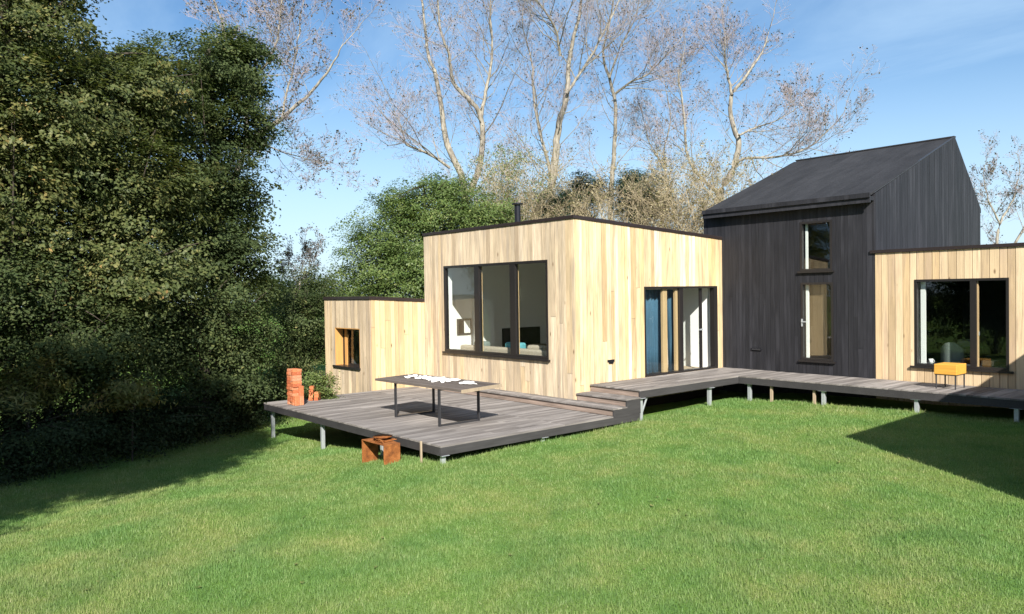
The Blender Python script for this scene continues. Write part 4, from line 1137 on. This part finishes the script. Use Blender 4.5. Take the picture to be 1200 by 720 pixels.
# ---- scrubby pale thicket behind the pavilion
def thicket(label, u0, u1, v0, v1, depth, seed, leafm='leaf_straw', lp=.3, nst=16):
    rnd = random.Random(seed); net = Net()
    for k in range(nst):
        u = rnd.uniform(u0, u1); b = at(u, 290, depth + rnd.uniform(-1, 1)); g = float(gz(b[0], b[1])); b[2] = max(g, 0)
        top = at(u + rnd.uniform(-8, 8), rnd.uniform(v0, v1), depth)
        L = max(1.5, (top[2] - b[2]))
        net.grow(b, (rnd.gauss(0, .15), rnd.gauss(0, .15), 1), L, .035, 0, 3, rnd, (9, 7, 5), .7, .10, .12)
    b = at((u0 + u1) / 2, 290, depth)
    T = thing('scrub_bush', label, 'bush', (b[0], b[1], float(gz(b[0], b[1]))), 'pale scrub behind the pavilion')
    net.mesh('stems', M['bark_beige'], T, (0, 1), 5); net.mesh('twigs', M['bark_beige'], T, (2, 3), 3)
    tips = np.array(net.tips); tips = tips[RNG.random(len(tips)) < lp]
    C = np.repeat(tips, 2, 0) + RNG.normal(0, .07, (len(tips) * 2, 3))
    leaves_mesh('leaves', C, M[leafm], T, (.05, .10), .55, RNG.random(len(C)))
thicket('pale twiggy scrub right behind the chimney', 575, 640, 205, 235, 29, 1, nst=11)
thicket('beige twiggy scrub in front of the dark conifers', 660, 740, 228, 248, 28, 2, nst=9)
thicket('tall beige scrub above the right half of the pavilion roof', 768, 805, 205, 240, 27, 3, lp=.35, nst=12)
thicket('dense tangle of scrub next to the black house roof', 790, 850, 205, 245, 26, 4, lp=.35)
thicket('olive leaved scrub between bush and thick bare tree', 560, 620, 205, 240, 31, 5, lp=.9, leafm='leaf_bush')

def leafy(name, label, blobs, n_sprays, per, mat_key, cat='tree', group=None, size=(.06, .10), spray=.38, trunkpts=None, r0=.15, fill=.55, limbs=6, aspect=.55, bark='bark_dark', flat=.45):
    C, t, S, bn = clumps(blobs, n_sprays, per, spray, flat, fill)
    g = gz(C[:, 0], C[:, 1]); k = C[:, 2] > g + .03; C, t, bn = C[k], t[k], bn[k]
    cen = np.mean([b[0] for b in blobs], 0)
    if trunkpts is None:
        gx_, gy_ = cen[0], cen[1]
        top = max(b[0][2] for b in blobs)
        trunkpts = [(gx_, gy_, float(gz(gx_, gy_)) - .2), (gx_ + .15, gy_, (top) * .35), (gx_ - .1, gy_ + .1, top * .7), (gx_, gy_, top)]
    root = trunkpts[0]
    T = thing(name, label, cat, root, group)
    leaves_mesh('crown', C, M[mat_key], T, size, aspect, t, base=bn)
    net = Net(); rnd = random.Random(len(C))
    pl, rl = smooth_line(trunkpts, np.linspace(r0, r0 * .3, len(trunkpts)))
    net.lines.append((np.array(pl), np.array(rl), 0))
    # limbs reach into the sprays
    pick = RNG.choice(len(S), min(limbs * 12, len(S)), replace=False)
    for i in pick:
        a = pl[rnd.randint(len(pl) // 4, len(pl) - 1)]; b = S[i]
        if b[2] < a[2] - .8: a = pl[max(1, len(pl) // 5)]
        mid = (a + b) / 2 + np.array([0, 0, .12 * np.linalg.norm(b - a)])
        q = [a * (1 - s) ** 2 + mid * 2 * s * (1 - s) + b * s * s for s in np.linspace(0, 1, 6)]
        net.lines.append((np.array(q), np.linspace(max(.012, r0 * .22), .005, 6), 1))
    net.mesh('trunk', M[bark], T, (0, 1), 6)
    return T

def pb(u, v, d, r): return (at(u, v, d), r)

# ---- the big green trees on the left
leafy('leafy_tree', 'olive leaved tree filling the top left corner of the view', [pb(-40, 60, 15.5, (2.1, 2.1, 1.9)), pb(40, 20, 16, (1.3, 1.3, 1.3)), pb(20, 130, 15.5, (1.7, 1.7, 1.3)), pb(-60, 190, 15, (2, 2, 1.4)), pb(50, 210, 16, (1.6, 1.6, 1.2)), pb(10, -60, 16, (1.8, 1.8, 1.6))],
      2200, 42, 'leaf_alder', group='green trees along the left of the lawn', size=(.07, .12), r0=.2, spray=.31)
leafy('leafy_tree', 'yellowing green tree second from the left with a sunlit crown', [pb(110, 120, 17.5, (1.4, 1.4, 1.2)), pb(170, 100, 18, (1.2, 1.2, 1.0)), pb(90, 200, 17.5, (1.6, 1.6, 1.3)), pb(160, 230, 17.5, (1.4, 1.4, 1.3)), pb(60, 290, 17, (1.6, 1.6, 1.2)), pb(150, 310, 17, (1.5, 1.5, 1.2)), pb(125, 75, 18, (.7, .7, .6))],
      2500, 42, 'leaf_alder', group='green trees along the left of the lawn', size=(.07, .12), r0=.18, spray=.31)
leafy('leafy_tree', 'darker green tree nearest the deck with a ragged right edge', [pb(240, 85, 20, (1.35, 1.35, .95)), pb(280, 65, 20.5, (.75, .75, .7)), pb(215, 150, 20, (1.1, 1.1, .9)), pb(275, 150, 20, (.85, .85, .8)), pb(220, 215, 19.5, (1.3, 1.3, 1.0)), pb(275, 225, 20, (.85, .85, .8)), pb(265, 290, 19.5, (1.1, 1.1, .9)), pb(200, 290, 19, (1.3, 1.3, 1.1)), pb(292, 100, 20.5, (.45, .45, .6)), pb(295, 330, 19.5, (.5, .5, .6)), pb(165, 75, 20.5, (.8, .8, .5))],
      2600, 42, 'leaf_dark', group='green trees along the left of the lawn', size=(.07, .11), r0=.17, spray=.31)
leafy('leafy_tree', 'low dark tree whose branches sweep down to the ground by the deck', [pb(240, 370, 18.6, (1.3, 1.3, 1.0)), pb(190, 400, 18, (1.2, 1.2, .9)), pb(285, 400, 19, (.75, .75, .9)), pb(260, 440, 18.6, (.9, .9, .7)), pb(150, 370, 17.5, (1.2, 1.2, .9)), pb(295, 450, 19, (.4, .4, .5))],
      1500, 36, 'leaf_dark', group='green trees along the left of the lawn', size=(.06, .10), r0=.12)
leafy('leafy_tree', 'low leafy tree under the top left crown, its skirt in shadow', [pb(20, 340, 15.5, (1.6, 1.6, 1.1)), pb(90, 390, 16, (1.4, 1.4, .9)), pb(-40, 400, 15, (1.4, 1.4, 1.0)), pb(60, 440, 15.5, (1.1, 1.1, .7)), pb(130, 440, 16.5, (1.0, 1.0, .7))],
      1400, 36, 'leaf_dark', group='green trees along the left of the lawn', size=(.06, .10), r0=.12)
# undergrowth along the foot of the trees
def underg():
    for lab, bl, key in (('dark bramble bush at the foot of the left trees, nearest the camera', [pb(10, 508, 14.6, (1.2, 1.2, .75)), pb(75, 503, 15.3, (1.2, 1.2, .7)), pb(-50, 520, 14, (1, 1, .7))], 'leaf_bramble'),
                         ('dark bramble bush under the sunlit second tree', [pb(130, 494, 16.5, (1.2, 1.2, .7)), pb(185, 485, 17.4, (1.1, 1.1, .7))], 'leaf_bramble'),
                         ('dark bramble bush in deep shade between trees and deck', [pb(235, 479, 18.6, (1.0, 1.0, .6)), pb(285, 474, 19.6, (.7, .7, .6))], 'leaf_bramble')):
        leafy('bramble_bush', lab, bl, 620, 34, key, 'bush', 'brambles along the left trees', (.05, .09), .3, None, .03, limbs=3)
    leafy('fern_clump', 'yellowing ferns and dry stalks at the left edge of the view', [pb(15, 455, 14.6, (.6, .6, .45)), pb(45, 440, 14.8, (.4, .4, .35))], 150, 26, 'leaf_fern', 'fern', None, (.06, .16), .25, None, .02, limbs=3, aspect=.25)
    leafy('fern_clump', 'pale fern fronds catching sun below the left trees', [pb(140, 455, 15.6, (.6, .5, .3)), pb(165, 462, 15.9, (.35, .35, .2))], 90, 26, 'leaf_fern', 'fern', None, (.06, .14), .25, None, .02, limbs=3, aspect=.3)
underg()

# ---- shrubs beside the annex
leafy('dark_shrub', 'dark shrub with a bare top between the left trees and the annex', [pb(345, 370, 22, (.7, .7, 1.1)), pb(365, 340, 23, (.55, .55, .7)), pb(340, 420, 22, (.8, .8, .9)), pb(375, 400, 23, (.5, .5, .9)), pb(330, 460, 21.5, (.8, .8, .6))], 1000, 34, 'leaf_dark', 'bush', None, (.05, .09), .28, None, .06)
bare_tree('thin wispy sapling with few leaves standing against the sky left of the annex', [([(352, 352), (353, 320), (357, 290)], .035, .012, .2), ([(353, 330), (366, 312), (370, 298)], .02, .01, 0), ([(352, 335), (340, 318), (338, 306)], .02, .01, 0)], 24, 9, 10, .7, .9, group=None, leafsize=(.05, .08), kids=(6, 6, 5), name='wispy_sapling')
leafy('pale_shrub', 'light green shrub growing at the annex wall behind the bricks', [pb(374, 445, 18.6, (.22, .25, .45)), pb(379, 465, 18.4, (.25, .25, .4))], 190, 30, 'leaf_pale', 'bush', None, (.04, .07), .2, None, .03)
leafy('hedge_tree', 'distant olive hedge tree seen low over the annex roof', [pb(395, 335, 30, (1.2, 1.2, .7)), pb(325, 345, 30, (1.2, 1.2, 1.2)), pb(360, 350, 30, (1.3, 1.3, .8))], 650, 32, 'leaf_bush', 'tree', None, (.07, .12), .4, None, .1)
# ---- round bush behind the pavilion
leafy('round_bush', 'large rounded green bush behind the annex and pavilion', [pb(470, 280, 26, (1.6, 1.6, 1.5)), pb(520, 250, 26.5, (1.5, 1.5, 1.2)), pb(435, 310, 25.5, (1.0, 1.0, 1.2)), pb(555, 260, 27, (1.4, 1.4, 1.1)), pb(475, 245, 26.5, (.9, .9, .9)), pb(490, 330, 25.5, (1.7, 1.7, 1.3)), pb(520, 222, 27, (.8, .8, .6)), pb(585, 262, 27.5, (.9, .9, .7)), pb(420, 345, 25.5, (.8, .8, .8))],
      3300, 34, 'leaf_bush', 'bush', None, (.06, .10), .34, None, .12)
# ---- dark conifers behind
leafy('dark_conifer', 'dark green conifer behind the scrub, left of the dark trunk', [pb(672, 238, 30, (1.0, 1.0, .8)), pb(690, 222, 30, (.7, .7, .6)), pb(655, 246, 30, (.8, .8, .5))], 620, 34, 'leaf_pine', 'tree', 'conifers behind the pavilion', (.08, .14), .35, None, .12, aspect=.3)
leafy('dark_conifer', 'dark green conifer behind the scrub, right of the dark trunk', [pb(748, 232, 28.5, (.85, .85, .85)), pb(742, 212, 28.5, (.55, .55, .5)), pb(765, 240, 28.5, (.7, .7, .5))], 620, 34, 'leaf_pine', 'tree', 'conifers behind the pavilion', (.08, .14), .35, None, .12, aspect=.3)

# ---- trees at the left of and behind the camera: they shade the left of the lawn and show in the window glass
def off_tree(x, y, z0, z1, r, label, n=900, lean=0.):
    g = float(gz(x, y)); h = z1 - z0; rnd = random.Random(int(x * 31 + y * 17)); bl = []
    for k in range(6):
        f = (k + .5) / 6; q = r * (.55 + .5 * math.sin(math.pi * min(.95, f + .12)))
        bl.append(((x + rnd.uniform(-.25, .25) * r, y + rnd.uniform(-.25, .25) * r, g + z0 + h * f), (q, q, h * .16)))
    leafy('garden_tree', label, bl, n, 30, 'leaf_dark', group='trees along the near end of the lawn', size=(.11, .19), spray=.5, r0=.06,
          trunkpts=[(x - .575 * lean, y - .82 * lean, g - .4), (x - .3 * lean, y - .45 * lean, g + z0 * .5), (x - .05, y + .1, g + (z0 + z1) / 2), (x, y, g + z1 - .3)])
off_tree(-5.5, -2.5, 8.8, 11.4, 1.15, 'tall high crowned tree at the left beside the viewpoint, closest to the lawn', 650, 3.2)
off_tree(-5.8, -3.2, 7.6, 10.6, 1.6, 'tall tree with a narrow crown, second of the near row', 900, 2.6)
off_tree(-6.8, -4.7, 5.4, 10.2, 1.8, 'leafy tree with a deeper crown, third of the near row', 1100, 1.8)
off_tree(-8.0, -6.6, 3.2, 10.0, 2.2, 'leafy tree with crown almost to the ground, fourth of the near row', 1100)
off_tree(-11.5, -5.0, 1.6, 7.6, 2.6, 'broad leafy tree set forward of the near row', 1100)
off_tree(-13.5, -9.0, 1.5, 10.5, 3.2, 'tall leafy tree at the far left of the near row', 1100)
off_tree(-19.0, -12.0, 1.0, 12.0, 3.6, 'tall leafy tree in the far corner of the garden', 1100)
off_tree(-25.0, -7.0, 1.0, 9.0, 3.6, 'broad leafy tree at the garden boundary', 1100)

settle()

# ================================================================== LIGHT
w = bpy.data.worlds.new('World'); SC.world = w; w.use_nodes = True
nt = w.node_tree
for n in list(nt.nodes): nt.nodes.remove(n)
out = nt.nodes.new('ShaderNodeOutputWorld'); bg = nt.nodes.new('ShaderNodeBackground'); bg.inputs['Strength'].default_value = .068
sky = nt.nodes.new('ShaderNodeTexSky'); sky.sky_type = 'NISHITA'; sky.sun_disc = False
SUN = Vector((-.87, .61, -.745)).normalized()
el = math.asin(-SUN.z); az = math.atan2(-SUN.x, -SUN.y)
sky.sun_elevation = el; sky.sun_rotation = az; sky.altitude = 0; sky.air_density = 1.0; sky.dust_density = .6; sky.ozone_density = 2.5
tc = nt.nodes.new('ShaderNodeTexCoord')
sep = nt.nodes.new('ShaderNodeSeparateXYZ'); nt.links.new(tc.outputs['Generated'], sep.inputs[0])
add = nt.nodes.new('ShaderNodeMath'); add.operation = 'ADD'; add.inputs[1].default_value = .22; nt.links.new(sep.outputs['Z'], add.inputs[0])
div = nt.nodes.new('ShaderNodeVectorMath'); div.operation = 'DIVIDE'
cmb = nt.nodes.new('ShaderNodeCombineXYZ')
for i in range(3): nt.links.new(add.outputs[0], cmb.inputs[i])
nt.links.new(tc.outputs['Generated'], div.inputs[0]); nt.links.new(cmb.outputs[0], div.inputs[1])
mp = nt.nodes.new('ShaderNodeMapping'); mp.inputs['Rotation'].default_value = (0, 0, .5); mp.inputs['Scale'].default_value = (.55, 1.5, .6); mp.inputs['Location'].default_value = (2.3, .4, 0)
nt.links.new(div.outputs[0], mp.inputs['Vector'])
nz = nt.nodes.new('ShaderNodeTexNoise'); nz.inputs['Scale'].default_value = 1.3; nz.inputs['Detail'].default_value = 7; nz.inputs['Roughness'].default_value = .58; nz.inputs['Distortion'].default_value = .4
nt.links.new(mp.outputs[0], nz.inputs['Vector'])
cr = nt.nodes.new('ShaderNodeValToRGB'); cr.color_ramp.elements[0].position = .37; cr.color_ramp.elements[1].position = .76
cr.color_ramp.elements[1].color = (.62, .62, .62, 1)
nt.links.new(nz.outputs['Fac'], cr.inputs[0])
# thin haze veil near the horizon
hz = nt.nodes.new('ShaderNodeMapRange'); hz.inputs[1].default_value = .0; hz.inputs[2].default_value = .34; hz.inputs[3].default_value = .75; hz.inputs[4].default_value = 0; hz.interpolation_type = 'SMOOTHSTEP'
nt.links.new(sep.outputs['Z'], hz.inputs[0])
mxm = nt.nodes.new('ShaderNodeMath'); mxm.operation = 'MAXIMUM'; nt.links.new(cr.outputs[0], mxm.inputs[0]); nt.links.new(hz.outputs[0], mxm.inputs[1])
mix = nt.nodes.new('ShaderNodeMix'); mix.data_type = 'RGBA'
hs = nt.nodes.new('ShaderNodeHueSaturation'); hs.inputs['Saturation'].default_value = 1.2; hs.inputs['Value'].default_value = 1.0
nt.links.new(sky.outputs[0], hs.inputs['Color'])
nt.links.new(mxm.outputs[0], mix.inputs[0]); nt.links.new(hs.outputs[0], mix.inputs[6]); mix.inputs[7].default_value = (4.7, 6.4, 8.1, 1)
nt.links.new(mix.outputs[2], bg.inputs['Color']); nt.links.new(bg.outputs[0], out.inputs['Surface'])

sl = bpy.data.lights.new('sun', 'SUN'); sl.energy = 4.9; sl.angle = math.radians(.53); sl.color = (1, .95, .87)
so = bpy.data.objects.new('sun', sl); COL.objects.link(so); so.rotation_euler = SUN.to_track_quat('-Z', 'Y').to_euler(); so.location = (12, -10, 15)

SC.view_settings.view_transform = 'Standard'; SC.view_settings.look = 'None'; SC.view_settings.gamma = 1; SC.view_settings.exposure = 1.12
SC.render.engine = 'CYCLES'
SC.cycles.max_bounces = 8; SC.cycles.transparent_max_bounces = 12; SC.cycles.diffuse_bounces = 5
